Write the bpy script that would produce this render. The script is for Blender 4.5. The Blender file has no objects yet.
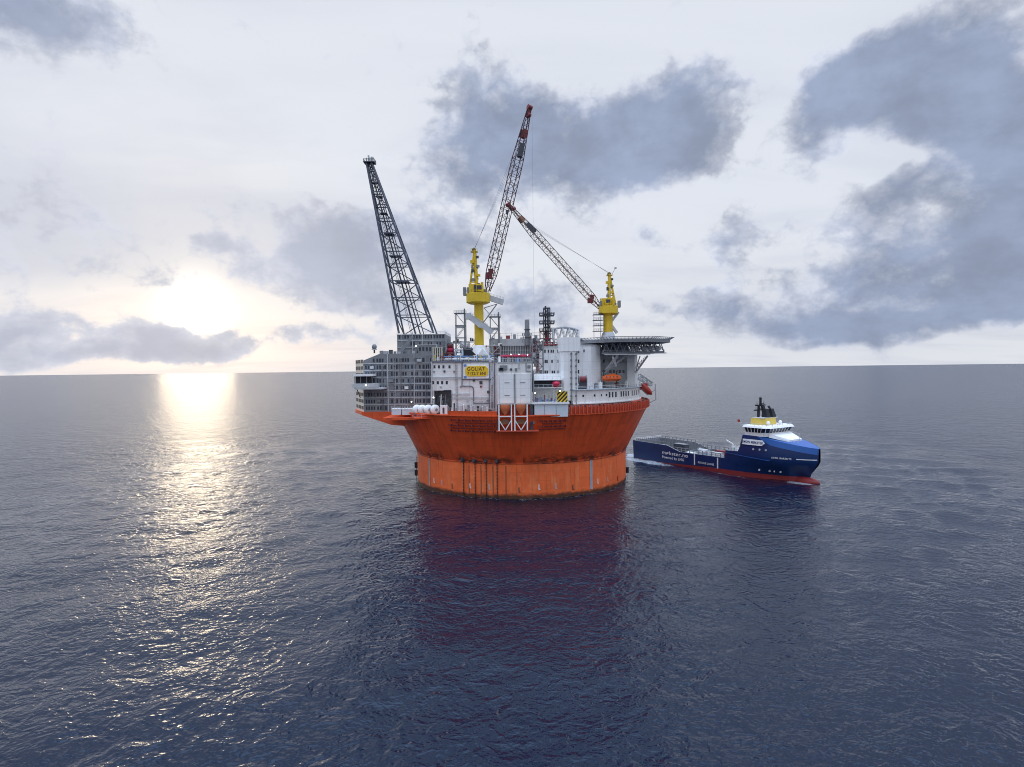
import bpy, math, random
import numpy as np
from mathutils import Vector, Matrix

R = math.radians
random.seed(7)
rng = np.random.default_rng(11)
scn = bpy.context.scene
col = scn.collection

# ------------------------------------------------------------------ camera
F, CX, CY, CAM_H = 590.0, 512.0, 383.5, 47.0
PITCH, ROLL = R(1.37), R(0.67)
fw = Vector((0, math.cos(PITCH), -math.sin(PITCH)))
up0 = Vector((0, math.sin(PITCH), math.cos(PITCH)))
rt0 = Vector((1, 0, 0))
rt = rt0 * math.cos(ROLL) - up0 * math.sin(ROLL)
up = up0 * math.cos(ROLL) + rt0 * math.sin(ROLL)
cd = bpy.data.cameras.new('camera')
cd.sensor_width = 36.0
cd.lens = F / 1024 * 36.0
cd.clip_start = 1.0
cd.clip_end = 250000.0
cam = bpy.data.objects.new('camera', cd)
col.objects.link(cam)
M = Matrix((rt, up, -fw)).transposed().to_4x4()
M.translation = (0, 0, CAM_H)
cam.matrix_world = M
scn.camera = cam

def ray(px, py):
    return fw + rt * ((px - CX) / F) - up * ((py - CY) / F)

def W(px, py, Y):
    d = ray(px, py)
    t = Y / d.y
    return Vector((d.x * t, Y, CAM_H + d.z * t))

def azel(px, py):
    d = ray(px, py).normalized()
    return math.atan2(d.x, d.y), math.asin(d.z)

# ------------------------------------------------------------------ light
scn.view_settings.view_transform = 'Standard'
scn.view_settings.look = 'None'
scn.view_settings.exposure = 0.32
scn.view_settings.gamma = 1.0
scn.view_settings.use_curve_mapping = False
scn.render.engine = 'CYCLES'
scn.cycles.max_bounces = 6
scn.cycles.use_denoising = True
scn.cycles.pixel_filter_type = 'BLACKMAN_HARRIS'
scn.cycles.filter_width = 1.0
scn.cycles.sample_clamp_indirect = 6.0

SUN_AZ, SUN_EL = azel(196, 306)
SUN_DIR = Vector((math.sin(SUN_AZ) * math.cos(SUN_EL), math.cos(SUN_AZ) * math.cos(SUN_EL), math.sin(SUN_EL)))
sl = bpy.data.lights.new('sun', 'SUN')
sl.energy = 0.05
sl.angle = R(6.0)
sl.color = (1.0, 0.80, 0.54)
so = bpy.data.objects.new('sun', sl)
so.rotation_euler = SUN_DIR.to_track_quat('Z', 'Y').to_euler()
so.location = (-300, 600, 200)
col.objects.link(so)

world = bpy.data.worlds.new('World')
scn.world = world
world.use_nodes = True
wt = world.node_tree
wt.nodes.clear()
world.cycles.sampling_method = 'MANUAL'
world.cycles.sample_map_resolution = 256

class NT:
    """small helper to write node graphs as expressions"""
    def __init__(s, tree):
        s.t = tree
    def n(s, kind, **kw):
        nd = s.t.nodes.new(kind)
        for k, v in kw.items():
            setattr(nd, k, v)
        return nd
    def put(s, sock, v):
        if isinstance(v, bpy.types.NodeSocket):
            s.t.links.new(v, sock)
        elif v is not None:
            sock.default_value = v
    def math(s, op, a, b=None, c=None, clamp=False):
        nd = s.n('ShaderNodeMath', operation=op, use_clamp=clamp)
        s.put(nd.inputs[0], a); s.put(nd.inputs[1], b)
        if c is not None: s.put(nd.inputs[2], c)
        return nd.outputs[0]
    def vm(s, op, a, b=None, out=0, scale=None):
        nd = s.n('ShaderNodeVectorMath', operation=op)
        s.put(nd.inputs[0], a)
        if b is not None: s.put(nd.inputs[1], b)
        if scale is not None: s.put(nd.inputs['Scale'], scale)
        return nd.outputs[out]
    def noise(s, vec, scale, detail=4, rough=0.55, dist=0.0, color=False, dims='3D', w=None):
        nd = s.n('ShaderNodeTexNoise', noise_dimensions=dims)
        s.put(nd.inputs['Vector'], vec)
        nd.inputs['Scale'].default_value = scale
        nd.inputs['Detail'].default_value = detail
        nd.inputs['Roughness'].default_value = rough
        nd.inputs['Distortion'].default_value = dist
        if w is not None and 'W' in nd.inputs: nd.inputs['W'].default_value = w
        return nd.outputs['Color' if color else 'Fac']
    def maprange(s, v, a, b, c=0.0, d=1.0, smooth=True):
        nd = s.n('ShaderNodeMapRange', interpolation_type='SMOOTHSTEP' if smooth else 'LINEAR')
        s.put(nd.inputs[0], v)
        for i, q in zip((1, 2, 3, 4), (a, b, c, d)): s.put(nd.inputs[i], q)
        return nd.outputs[0]
    def mix(s, fac, a, b, kind='MIX'):
        nd = s.n('ShaderNodeMix', data_type='RGBA', blend_type=kind)
        s.put(nd.inputs[0], fac)
        for sock, v in ((nd.inputs[6], a), (nd.inputs[7], b)):
            if isinstance(v, tuple): v = (v[0], v[1], v[2], 1.0)
            s.put(sock, v)
        return nd.outputs[2]
    def comb(s, x, y, z):
        nd = s.n('ShaderNodeCombineXYZ')
        s.put(nd.inputs[0], x); s.put(nd.inputs[1], y); s.put(nd.inputs[2], z)
        return nd.outputs[0]
    def sep(s, v):
        nd = s.n('ShaderNodeSeparateXYZ')
        s.put(nd.inputs[0], v)
        return nd.outputs

def build_sky():
    g = NT(wt)
    K = 10.0                                     # background strength is 1/K
    tc = g.n('ShaderNodeTexCoord').outputs['Generated']
    d = g.vm('NORMALIZE', tc)
    x, y, z = g.sep(d)
    az = g.math('ARCTAN2', x, y)
    el = g.math('ARCSINE', z)
    ae = g.comb(az, el, 0.0)
    # clear air high above the veil of cloud
    sky = g.n('ShaderNodeTexSky', sky_type='NISHITA')
    sky.sun_disc = False
    sky.sun_elevation = max(SUN_EL, R(4))
    sky.sun_rotation = SUN_AZ
    sky.air_density = 1.0
    sky.dust_density = 2.0
    skyc = sky.outputs[0]
    # thin stratus veil: pale lavender grey, brightening towards the zenith as overcast skies do
    sd = g.vm('DOT_PRODUCT', d, tuple(SUN_DIR), out=1)
    sd = g.math('MAXIMUM', sd, 0.0)
    eln = g.math('MAXIMUM', z, 0.0)
    zen = g.maprange(eln, 0.60, 1.0, 1.0, 4.6)
    veil = g.mix(g.maprange(eln, 0.0, 0.30), (0.625, 0.645, 0.690), (0.620, 0.652, 0.718))
    veil = g.vm('SCALE', veil, scale=zen)
    veil = g.vm('MULTIPLY', veil, g.mix(g.maprange(eln, 0.50, 0.9), (1, 1, 1), (0.86, 1.0, 1.20)))
    # plane projected coordinates for long streaky stratus
    inv = g.math('DIVIDE', 1.0, g.math('ADD', eln, 0.12))
    pl = g.comb(g.math('MULTIPLY', x, inv), g.math('MULTIPLY', y, inv), 0.0)
    st = g.noise(g.vm('MULTIPLY', pl, (0.7, 1.5, 1.0)), 1.1, 4, 0.55, 0.4)
    streak = g.maprange(st, 0.42, 0.72)
    base = g.mix(g.math('MULTIPLY', streak, 0.42), veil, g.vm('MULTIPLY', veil, (0.72, 0.75, 0.83)))
    base = g.mix(0.04, base, g.vm('SCALE', skyc, scale=0.1))
    # light of the veiled sun
    glow1 = g.math('POWER', sd, 1500.0)
    glow2 = g.math('POWER', sd, 160.0)
    glow3 = g.math('POWER', sd, 14.0)
    def glowcol(c, f): return g.vm('SCALE', c, scale=f)
    gl = g.vm('ADD', glowcol((0.9, 0.78, 0.58), glow1),
              g.vm('ADD', glowcol((0.12, 0.095, 0.05), glow2), glowcol((0.012, 0.006, 0.0), glow3)))
    # cumulus masses.  direction jittered by noise so that outlines are ragged
    wv = g.noise(ae, 6.0, 3, 0.55, 0.0, color=True)
    wv = g.vm('SUBTRACT', wv, (0.5, 0.5, 0.5))
    q = g.vm('ADD', ae, g.vm('MULTIPLY', wv, (0.11, 0.08, 0.0)))
    # (px, py, half width px, half height px, turn, weight)
    blobs = [
        (30, 14, 130, 62, 0, 1.3),
        (585, 150, 165, 78, -6, 1.2), (500, 110, 95, 66, 30, 1.0), (660, 135, 95, 66, -12, 1.1), (455, 160, 80, 56, 0, .75),
        (335, 238, 72, 46, 0, 1.1), (325, 275, 105, 42, 0, .9), (440, 245, 95, 50, 0, .95), (385, 306, 80, 26, 0, .6),
        (915, 65, 150, 66, -24, 1.3), (830, 110, 95, 56, -40, 1.15), (1015, 130, 150, 120, 0, 1.3), (960, 110, 120, 66, 0, .8),
        (880, 200, 80, 50, -20, .95), (940, 252, 175, 60, 0, .68), (860, 285, 185, 46, 4, .64), (900, 326, 170, 28, 0, .62), (905, 160, 50, 20, -12, -.75), (880, 170, 26, 20, 0, -.5), (960, 335, 130, 16, 0, -.3),
        (785, 318, 120, 30, 0, .8), (930, 318, 190, 24, 0, .55), (1000, 290, 130, 36, 0, .5), (860, 338, 150, 9, 0, .45), (620, 322, 90, 10, 0, .3), (740, 240, 65, 34, 0, .75), (700, 302, 65, 32, 0, .7), (1060, 230, 140, 130, 0, 1.0),
        (155, 337, 72, 32, 0, 1.2), (232, 344, 55, 20, 0, .8), (15, 334, 95, 36, 0, 1.05), (95, 354, 150, 12, 0, .6), (228, 325, 22, 10, 0, .7),
        (110, 225, 330, 80, 4, .24), (50, 252, 240, 56, 0, .18), (20, 190, 240, 70, 0, .18), (210, 300, 60, 26, 0, -.5), (340, 335, 90, 18, 0, .55),
        (545, 300, 80, 36, 0, .7), (690, 78, 70, 34, 0, .55), (640, 240, 50, 30, 30, .5), (215, 246, 30, 18, 0, .6), (470, 320, 120, 30, 0, .35),
    ]
    # smooth sheets of grey stratus behind the cumulus
    for (px, py, hw, hh, wgt) in ((90, 215, 400, 92, .62), (30, 255, 300, 50, .35), (880, 305, 330, 62, .55), (1000, 60, 260, 150, .4), (330, 262, 190, 60, .35)):
        a, e = azel(px, py); ca, ce = azel(px+1, py), azel(px, py-1)
        mp = g.n('ShaderNodeMapping', vector_type='TEXTURE')
        g.put(mp.inputs['Vector'], q)
        mp.inputs['Location'].default_value = (a, e, 0)
        mp.inputs['Scale'].default_value = (hw*abs(ca[0]-a), hh*abs(ce[1]-e), 1)
        v = g.maprange(g.vm('LENGTH', mp.outputs[0], out=1), 1.1, 0.0, 0.0, wgt)
        base = g.mix(v, base, (0.44, 0.475, 0.56))
    acc = None
    for (px, py, hw, hh, turn, wgt) in blobs:
        a, e = azel(px, py)
        mp = g.n('ShaderNodeMapping', vector_type='TEXTURE')
        g.put(mp.inputs['Vector'], q)
        ca, ce = azel(px + 1, py), azel(px, py - 1)
        sx = abs(ca[0] - a); sy = abs(ce[1] - e)
        mp.inputs['Location'].default_value = (a, e, 0)
        mp.inputs['Rotation'].default_value = (0, 0, R(-turn))
        mp.inputs['Scale'].default_value = (hw * sx, hh * sy, 1)
        L = g.vm('LENGTH', mp.outputs[0], out=1)
        v = g.maprange(L, 1.15, 0.0, 0.0, wgt)
        acc = v if acc is None else g.math('ADD', acc, v)
    # elsewhere the same broken cloud goes on all round
    cn = g.noise(g.vm('MULTIPLY', pl, (1.0, 1.0, 1.0)), 1.6, 5, 0.55, 0.3)
    elsew = g.maprange(g.math('ABSOLUTE', az), 0.78, 1.0)
    above = g.maprange(el, 0.62, 0.80)
    off = g.math('MAXIMUM', elsew, above)
    other = g.math('MULTIPLY', g.maprange(cn, 0.46, 0.68), off)
    acc = g.math('ADD', acc, g.math('MULTIPLY', other, 0.8))
    # billows: a second finer noise eats into the masses
    bn = g.noise(g.vm('MULTIPLY', ae, (1.0, 1.35, 1.0)), 10.0, 9, 0.64, 0.1)
    dens = g.math('ADD', acc, g.math('MULTIPLY', g.math('SUBTRACT', bn, 0.5), 1.75))
    bw = g.noise(g.vm('MULTIPLY', ae, (1.0, 1.2, 1.0)), 17.0, 4, 0.55, 0.0)
    bw = g.math('ABSOLUTE', g.math('SUBTRACT', bw, 0.5))
    dens = g.math('ADD', dens, g.math('SUBTRACT', 0.12, g.math('MULTIPLY', bw, 1.7)))
    alpha = g.maprange(dens, 0.18, 0.60)
    core = g.maprange(dens, 0.20, 1.15)
    cc = g.mix(core, (0.49, 0.52, 0.60), (0.205, 0.25, 0.36))
    lit = g.noise(g.vm('MULTIPLY', ae, (1.0, 1.5, 1.0)), 7.0, 5, 0.6, 0.1)
    cc = g.vm('SCALE', cc, scale=g.maprange(lit, 0.30, 0.70, 0.86, 1.26))
    warm = g.maprange(sd, 0.90, 1.0)
    cc = g.mix(g.math('MULTIPLY', warm, 0.45), cc, (0.62, 0.61, 0.65))
    base = g.vm('ADD', base, gl)
    full = g.mix(g.math('MULTIPLY', alpha, 0.90), base, cc)
    # below the horizon only ever seen in reflections of reflections
    full = g.mix(g.maprange(z, -0.02, -0.004), (0.10, 0.11, 0.15), full)
    bg = g.n('ShaderNodeBackground')
    g.put(bg.inputs[0], g.vm('SCALE', full, scale=K))
    bg.inputs[1].default_value = 1.0 / K
    out = g.n('ShaderNodeOutputWorld')
    wt.links.new(bg.outputs[0], out.inputs[0])

build_sky()

# ------------------------------------------------------------------ materials
MAT = {}
def mat(name, c, rough=0.55, metal=0.0, var=0.14, vscale=0.35, streak=0.0, emit=None, estr=0.0, spec=0.4, dirt=(0.10, 0.07, 0.05), joints=False):
    if name in MAT: return MAT[name]
    m = bpy.data.materials.new(name)
    m.use_nodes = True
    t = m.node_tree
    g = NT(t)
    b = t.nodes['Principled BSDF']
    b.inputs['Roughness'].default_value = rough
    b.inputs['Metallic'].default_value = metal
    b.inputs['Specular IOR Level'].default_value = spec
    if emit is not None:
        b.inputs['Base Color'].default_value = (*c, 1)
        b.inputs['Emission Color'].default_value = (*emit, 1)
        b.inputs['Emission Strength'].default_value = estr
    else:
        pos = g.n('ShaderNodeNewGeometry').outputs['Position']
        n1 = g.noise(pos, vscale, 5, 0.6)
        f = g.maprange(n1, 0.25, 0.75, 1 - var, 1 + var, smooth=False)
        cc = g.vm('SCALE', c, scale=f)
        if joints:
            jx, jy, jz = g.sep(pos)
            jm = None
            for (v_, k_, w_) in ((jx, 1/2.9, .018), (jz, 1/3.1, .018)):
                fr_ = g.math('FRACT', g.math('MULTIPLY', v_, k_))
                j_ = g.maprange(g.math('ABSOLUTE', g.math('SUBTRACT', fr_, 0.5)), 0.5-w_, 0.5-w_*.4)
                jm = j_ if jm is None else g.math('MAXIMUM', jm, j_)
            cc = g.mix(g.math('MULTIPLY', jm, 0.35), cc, dirt)
        if streak > 0:
            sv = g.vm('MULTIPLY', pos, (1.0, 1.0, 0.07))
            n2 = g.noise(sv, 1.3, 4, 0.65)
            sf = g.math('MULTIPLY', g.maprange(n2, 0.50, 0.78), streak)
            cc = g.mix(sf, cc, dirt)
        g.put(b.inputs['Base Color'], cc)
    MAT[name] = m
    return m

white = mat('white_paint', (0.86, 0.86, 0.86), 0.5, var=0.08, streak=0.42, dirt=(0.34, 0.27, 0.22), joints=True)
white2 = mat('clean_white_paint', (0.87, 0.88, 0.89), 0.45, var=0.06, streak=0.24, dirt=(0.40, 0.34, 0.29), joints=True)
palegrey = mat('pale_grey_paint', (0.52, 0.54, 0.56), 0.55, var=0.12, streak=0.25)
greyclad = mat('grey_cladding', (0.225, 0.235, 0.25), 0.6, var=0.12, streak=0.22)
midgrey = mat('mid_grey_steel', (0.24, 0.25, 0.27), 0.55, var=0.2, streak=0.2)
darksteel = mat('dark_steel', (0.055, 0.062, 0.08), 0.5, var=0.25)
bluegrey = mat('blue_grey_steel', (0.16, 0.18, 0.23), 0.5, var=0.2, streak=0.15)
black = mat('black_void', (0.018, 0.02, 0.026), 0.7, var=0.2)
glass = mat('window_glass', (0.02, 0.028, 0.045), 0.12, var=0.2, spec=0.6)
louvre = mat('louvre_dark', (0.035, 0.042, 0.06), 0.5, var=0.2)
redframe = mat('red_brown_steel', (0.22, 0.04, 0.045), 0.55, var=0.25)
craneyel = mat('crane_yellow', (0.72, 0.50, 0.03), 0.45, var=0.10, streak=0.22, dirt=(0.25, 0.16, 0.05))
signyel = mat('sign_yellow', (0.86, 0.58, 0.03), 0.45, var=0.04)
ink = mat('sign_lettering', (0.10, 0.04, 0.02), 0.6, var=0.05)
boatorange = mat('lifeboat_orange', (0.74, 0.13, 0.025), 0.4, var=0.08)
conebrown = mat('rusty_orange_paint', (0.62, 0.17, 0.07), 0.55, var=0.18, streak=0.3)
boatred = mat('lifeboat_red', (0.45, 0.05, 0.035), 0.4, var=0.1)
crimson = mat('crimson_paint', (0.56, 0.03, 0.09), 0.4, var=0.08)
bluepaint = mat('light_blue_paint', (0.14, 0.28, 0.55), 0.45, var=0.15)
paleblue = mat('pale_blue_paint', (0.60, 0.68, 0.76), 0.5, var=0.07, streak=0.15, dirt=(0.4, 0.36, 0.34))
rope = mat('wire_rope', (0.16, 0.16, 0.18), 0.5, var=0.1)
rust = mat('rust_stained_steel', (0.20, 0.09, 0.05), 0.75, var=0.3)
hazblack = mat('hazard_black', (0.02, 0.02, 0.02), 0.5)
navy = mat('ship_navy', (0.008, 0.030, 0.122), 0.30, var=0.20, vscale=0.25, streak=0.35, dirt=(0.045, 0.035, 0.04))
navy_skylit = mat('ship_skylit_navy', (0.024, 0.110, 0.38), 0.35, var=0.10, vscale=0.3)  # lighter copy of the navy, with light from the sky painted in
bootred = mat('ship_boot_red', (0.24, 0.028, 0.03), 0.5, var=0.2, streak=0.3)
deckgreen = mat('ship_deck_grey', (0.20, 0.23, 0.25), 0.7, var=0.2)
wheelyel = mat('ship_yellow', (0.68, 0.50, 0.10), 0.45, var=0.1)
lamp = mat('lamp_glow', (0.9, 0.9, 0.9), emit=(1.0, 0.97, 0.9), estr=8.0)
sunlit_clad = mat('sunlit_cladding', (0.78, 0.70, 0.58), 0.55, var=0.06)  # warm low sunlight put into the colour of the grey module's end wall

def hull_material(name, c, low):
    m = bpy.data.materials.new(name)
    m.use_nodes = True
    t = m.node_tree; g = NT(t)
    b = t.nodes['Principled BSDF']
    b.inputs['Roughness'].default_value = 0.48
    b.inputs['Specular IOR Level'].default_value = 0.35
    pos = g.n('ShaderNodeNewGeometry').outputs['Position']
    x, y, z = g.sep(pos)
    n1 = g.noise(pos, 0.12, 6, 0.62)
    cc = g.vm('SCALE', c, scale=g.maprange(n1, 0.25, 0.75, 0.84, 1.14, smooth=False))
    # plate by plate tone: welded blocks about 9 m x 3 m
    ang = g.math('ARCTAN2', g.math('SUBTRACT', x, 3.7), g.math('SUBTRACT', y, 258.0))
    blk = g.comb(g.math('FLOOR', g.math('MULTIPLY', ang, 6.4)), g.math('FLOOR', g.math('MULTIPLY', z, 0.31)), 0.0)
    wn = g.n('ShaderNodeTexWhiteNoise', noise_dimensions='3D')
    g.put(wn.inputs[0], blk)
    cc = g.vm('SCALE', cc, scale=g.maprange(wn.outputs[0], 0, 1, 0.95, 1.05, smooth=False))
    # weld seams between the plates
    def seam(v, k, w):
        fr = g.math('FRACT', g.math('MULTIPLY', v, k))
        return g.maprange(g.math('ABSOLUTE', g.math('SUBTRACT', fr, 0.5)), 0.5-w, 0.5)
    sm_ = g.math('MAXIMUM', seam(ang, 6.4, 0.012), seam(z, 0.31, 0.045))
    cc = g.mix(g.math('MULTIPLY', g.math('MULTIPLY', sm_, n1), 0.34), cc, (0.16, 0.04, 0.02))
    # patches of touched-up paint
    pn = g.noise(g.comb(g.math('MULTIPLY', ang, 14.0), 0.0, g.math('MULTIPLY', z, 0.33)), 1.0, 2, 0.4)
    cc = g.mix(g.math('MULTIPLY', g.maprange(pn, 0.60, 0.64), 0.22), cc, (0.95, 0.30, 0.12) if low else (0.40, 0.06, 0.03))
    # run-down rust streaks
    sv = g.comb(g.math('MULTIPLY', ang, 52.0), 0.0, g.math('MULTIPLY', z, 0.05))
    n2 = g.noise(sv, 1.0, 5, 0.7)
    cc = g.mix(g.math('MULTIPLY', g.maprange(n2, 0.52, 0.76), 0.62 if low else 0.75), cc, (0.17, 0.045, 0.02))
    sv3 = g.comb(g.math('MULTIPLY', ang, 20.0), 0.0, g.math('MULTIPLY', z, 0.10))
    n4 = g.noise(sv3, 1.0, 4, 0.6)
    cc = g.mix(g.math('MULTIPLY', g.maprange(n4, 0.48, 0.74), 0.42), cc, (0.92, 0.34, 0.14) if low else (0.26, 0.05, 0.03))
    n3 = g.noise(g.vm('MULTIPLY', pos, (1, 1, 2.2)), 0.35, 6, 0.68)
    if low:
        # slime and growth at the waterline
        e = g.math('ADD', z, g.math('MULTIPLY', g.math('SUBTRACT', n3, 0.5), 2.6))
        cc = g.mix(g.math('MULTIPLY', g.maprange(e, 2.3, 0.7), 0.93), cc, (0.03, 0.026, 0.018))
        # pale salt bloom higher up
        cc = g.mix(g.math('MULTIPLY', g.maprange(n3, 0.52, 0.75), 0.12), cc, (0.85, 0.34, 0.16))
    else:
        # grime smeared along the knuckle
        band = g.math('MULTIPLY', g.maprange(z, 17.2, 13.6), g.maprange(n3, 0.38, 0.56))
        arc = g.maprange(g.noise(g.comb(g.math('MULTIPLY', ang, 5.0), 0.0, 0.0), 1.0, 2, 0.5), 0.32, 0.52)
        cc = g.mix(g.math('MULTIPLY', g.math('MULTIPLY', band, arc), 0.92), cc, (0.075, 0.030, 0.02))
    g.put(b.inputs['Base Color'], cc)
    # slight unevenness of the plating
    bp = g.n('ShaderNodeBump')
    bp.inputs['Strength'].default_value = 0.25
    bp.inputs['Distance'].default_value = 0.12
    g.put(bp.inputs['Height'], g.noise(pos, 0.5, 3, 0.5))
    g.put(b.inputs['Normal'], bp.outputs[0])
    return m
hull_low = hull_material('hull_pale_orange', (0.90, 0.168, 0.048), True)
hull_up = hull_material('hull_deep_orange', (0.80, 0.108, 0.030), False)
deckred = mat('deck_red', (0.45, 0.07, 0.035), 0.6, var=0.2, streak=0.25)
bulred = mat('bulwark_red', (0.62, 0.10, 0.05), 0.5, var=0.12, streak=0.35, dirt=(0.25, 0.05, 0.04))

# ------------------------------------------------------------------ mesh helpers
class MB:
    def __init__(s):
        s.v = []; s.f = []
    def add(s, vs, fs):
        k = len(s.v)
        s.v += [tuple(v) for v in vs]
        s.f += [tuple(i + k for i in f) for f in fs]
        return s
    def box(s, x0, x1, y0, y1, z0, z1):
        return s.add([(x0,y0,z0),(x1,y0,z0),(x1,y1,z0),(x0,y1,z0),(x0,y0,z1),(x1,y0,z1),(x1,y1,z1),(x0,y1,z1)],
              [(3,2,1,0),(4,5,6,7),(0,1,5,4),(1,2,6,5),(2,3,7,6),(3,0,4,7)])
    def obox(s, c, h, rz=0, ry=0):
        m = Matrix.Rotation(rz, 3, 'Z') @ Matrix.Rotation(ry, 3, 'Y')
        c = Vector(c)
        vs = [c + m @ Vector((sx*h[0], sy*h[1], sz*h[2])) for sz in (-1,1) for sx, sy in ((-1,-1),(1,-1),(1,1),(-1,1))]
        return s.add(vs, [(3,2,1,0),(4,5,6,7),(0,1,5,4),(1,2,6,5),(2,3,7,6),(3,0,4,7)])
    def bar(s, p, q, w, h=None):
        h = h or w
        p = Vector(p); q = Vector(q); d = (q - p).normalized()
        a = d.cross(Vector((0,0,1)))
        if a.length < 1e-3: a = Vector((1,0,0))
        a.normalize(); b = d.cross(a)
        vs = [e + a*sx*w/2 + b*sy*h/2 for e in (p, q) for sx, sy in ((-1,-1),(1,-1),(1,1),(-1,1))]
        return s.add(vs, [(0,1,2,3),(7,6,5,4),(1,0,4,5),(2,1,5,6),(3,2,6,7),(0,3,7,4)])
    def tube(s, p, q, r, r2=None, n=8):
        r2 = r if r2 is None else r2
        p = Vector(p); q = Vector(q); d = (q - p).normalized()
        a = d.cross(Vector((0,0,1)))
        if a.length < 1e-3: a = Vector((1,0,0))
        a.normalize(); b = d.cross(a)
        vs = []
        for e, rr in ((p, r), (q, r2)):
            for i in range(n):
                t = 2*math.pi*i/n
                vs.append(e + (a*math.cos(t) + b*math.sin(t))*rr)
        fs = [(i, n+i, n+(i+1)%n, (i+1)%n) for i in range(n)]
        fs += [tuple(range(n)), tuple(range(2*n-1, n-1, -1))]
        return s.add(vs, fs)
    def poly(s, pts, r, n=6):
        for a, b in zip(pts[:-1], pts[1:]): s.tube(a, b, r, n=n)
        return s
    def lathe(s, prof, cx, cy, n=48, a0=0.0, a1=2*math.pi, cap=False):
        full = abs(a1 - a0 - 2*math.pi) < 1e-6
        m = n if full else n + 1
        vs = []
        for (r, z) in prof:
            for i in range(m):
                t = a0 + (a1 - a0)*i/n
                vs.append((cx + r*math.sin(t), cy - r*math.cos(t), z))
        fs = []
        for k in range(len(prof) - 1):
            for i in range(n):
                j = (i + 1) % m
                fs.append((k*m+i, k*m+j, (k+1)*m+j, (k+1)*m+i))
        if cap:
            fs.append(tuple(range((len(prof)-1)*m, len(prof)*m)))
            fs.append(tuple(range(m-1, -1, -1)))
        return s.add(vs, fs)
    def prism(s, pts, z0, z1):
        n = len(pts)
        vs = [(x, y, z0) for x, y in pts] + [(x, y, z1) for x, y in pts]
        fs = [(i, (i+1)%n, n+(i+1)%n, n+i) for i in range(n)]
        fs += [tuple(range(n-1, -1, -1)), tuple(range(n, 2*n))]
        return s.add(vs, fs)
    def prism_xz(s, pts, y0, y1):
        n = len(pts)
        vs = [(x, y0, z) for x, z in pts] + [(x, y1, z) for x, z in pts]
        fs = [(i, (i+1)%n, n+(i+1)%n, n+i) for i in range(n)]
        fs += [tuple(range(n-1, -1, -1)), tuple(range(n, 2*n))]
        return s.add(vs, fs)
    def ball(s, c, r, n=10, m=6, sx=1, sy=1, sz=1, rz=0):
        mt = Matrix.Rotation(rz, 3, 'Z'); c = Vector(c)
        vs = [c + mt @ Vector((0,0,-r*sz))]
        for j in range(1, m):
            t = math.pi*j/m
            for i in range(n):
                u = 2*math.pi*i/n
                vs.append(c + mt @ Vector((r*sx*math.sin(t)*math.cos(u), r*sy*math.sin(t)*math.sin(u), -r*sz*math.cos(t))))
        vs.append(c + mt @ Vector((0,0,r*sz)))
        fs = [(0, 1+(i+1)%n, 1+i) for i in range(n)]
        for j in range(m-2):
            for i in range(n):
                a = 1+j*n; fs.append((a+i, a+(i+1)%n, a+n+(i+1)%n, a+n+i))
        L = len(vs)-1; a = 1+(m-2)*n
        fs += [(a+i, a+(i+1)%n, L) for i in range(n)]
        return s.add(vs, fs)
    def mesh(s, name, material, o=(0,0,0), smooth=False):
        me = bpy.data.meshes.new(name)
        me.from_pydata([(v[0]-o[0], v[1]-o[1], v[2]-o[2]) for v in s.v], [], s.f)
        me.update()
        if material: me.materials.append(material)
        if smooth:
            me.polygons.foreach_set('use_smooth', [True]*len(me.polygons))
            try: me.set_sharp_from_angle(angle=R(40))
            except Exception: pass
        return me
    def build(s, name, material, parent=None, smooth=False):
        root = parent
        while root is not None and root.parent is not None: root = root.parent
        o = root.get('_o', (0,0,0)) if root is not None else (0,0,0)
        ob = bpy.data.objects.new(name, s.mesh(name, material, o, smooth))
        col.objects.link(ob)
        ob.parent = parent
        return ob

def tag(o, label=None, cat=None, group=None, kind=None):
    for k, v in (('label', label), ('category', cat), ('group', group), ('kind', kind)):
        if v: o[k] = v
    return o

def thing(name, label, cat, loc, group=None):
    o = bpy.data.objects.new(name, None)
    col.objects.link(o)
    o.location = loc
    o.empty_display_size = 1.0
    o['_o'] = tuple(loc)
    tag(o, label, cat, group)
    return o

_shared = {}
def piece(name, key, make, material, parent, loc, rz=0.0, smooth=False):
    """a repeated small piece: shared mesh, own object; loc in world coordinates"""
    k = (name, key)
    if k not in _shared:
        mb = MB(); make(mb)
        _shared[k] = mb.mesh(name, material, (0,0,0), smooth)
    ob = bpy.data.objects.new(name, _shared[k])
    col.objects.link(ob)
    root = parent
    while root is not None and root.parent is not None: root = root.parent
    o = root.get('_o', (0,0,0)) if root is not None else (0,0,0)
    ob.parent = parent
    ob.location = (loc[0]-o[0], loc[1]-o[1], loc[2]-o[2])
    ob.rotation_euler = (0, 0, rz)
    return ob

def window(parent, x, y, z, w, h, rz=0, m=None, name='window', t=0.12):
    return piece(name, (round(w,2), round(h,2), t, (m or glass).name),
                 lambda b: b.box(-w/2, w/2, -t/2, t/2, -h/2, h/2), m or glass, parent, (x, y, z), rz)

def rail(pts, h=1.1, w=0.09, step=2.0, mb=None, closed=False):
    mb = mb or MB()
    pts = [Vector(p) for p in pts]
    if closed: pts.append(pts[0])
    for a, b in zip(pts[:-1], pts[1:]):
        u = Vector((0,0,1))
        mb.bar(a+u*h, b+u*h, w); mb.bar(a+u*h*.52, b+u*h*.52, w*.7)
        n = max(1, int((b-a).length/step))
        for i in range(n+1):
            p = a.lerp(b, i/n); mb.bar(p, p+u*h, w)
    return mb

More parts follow.
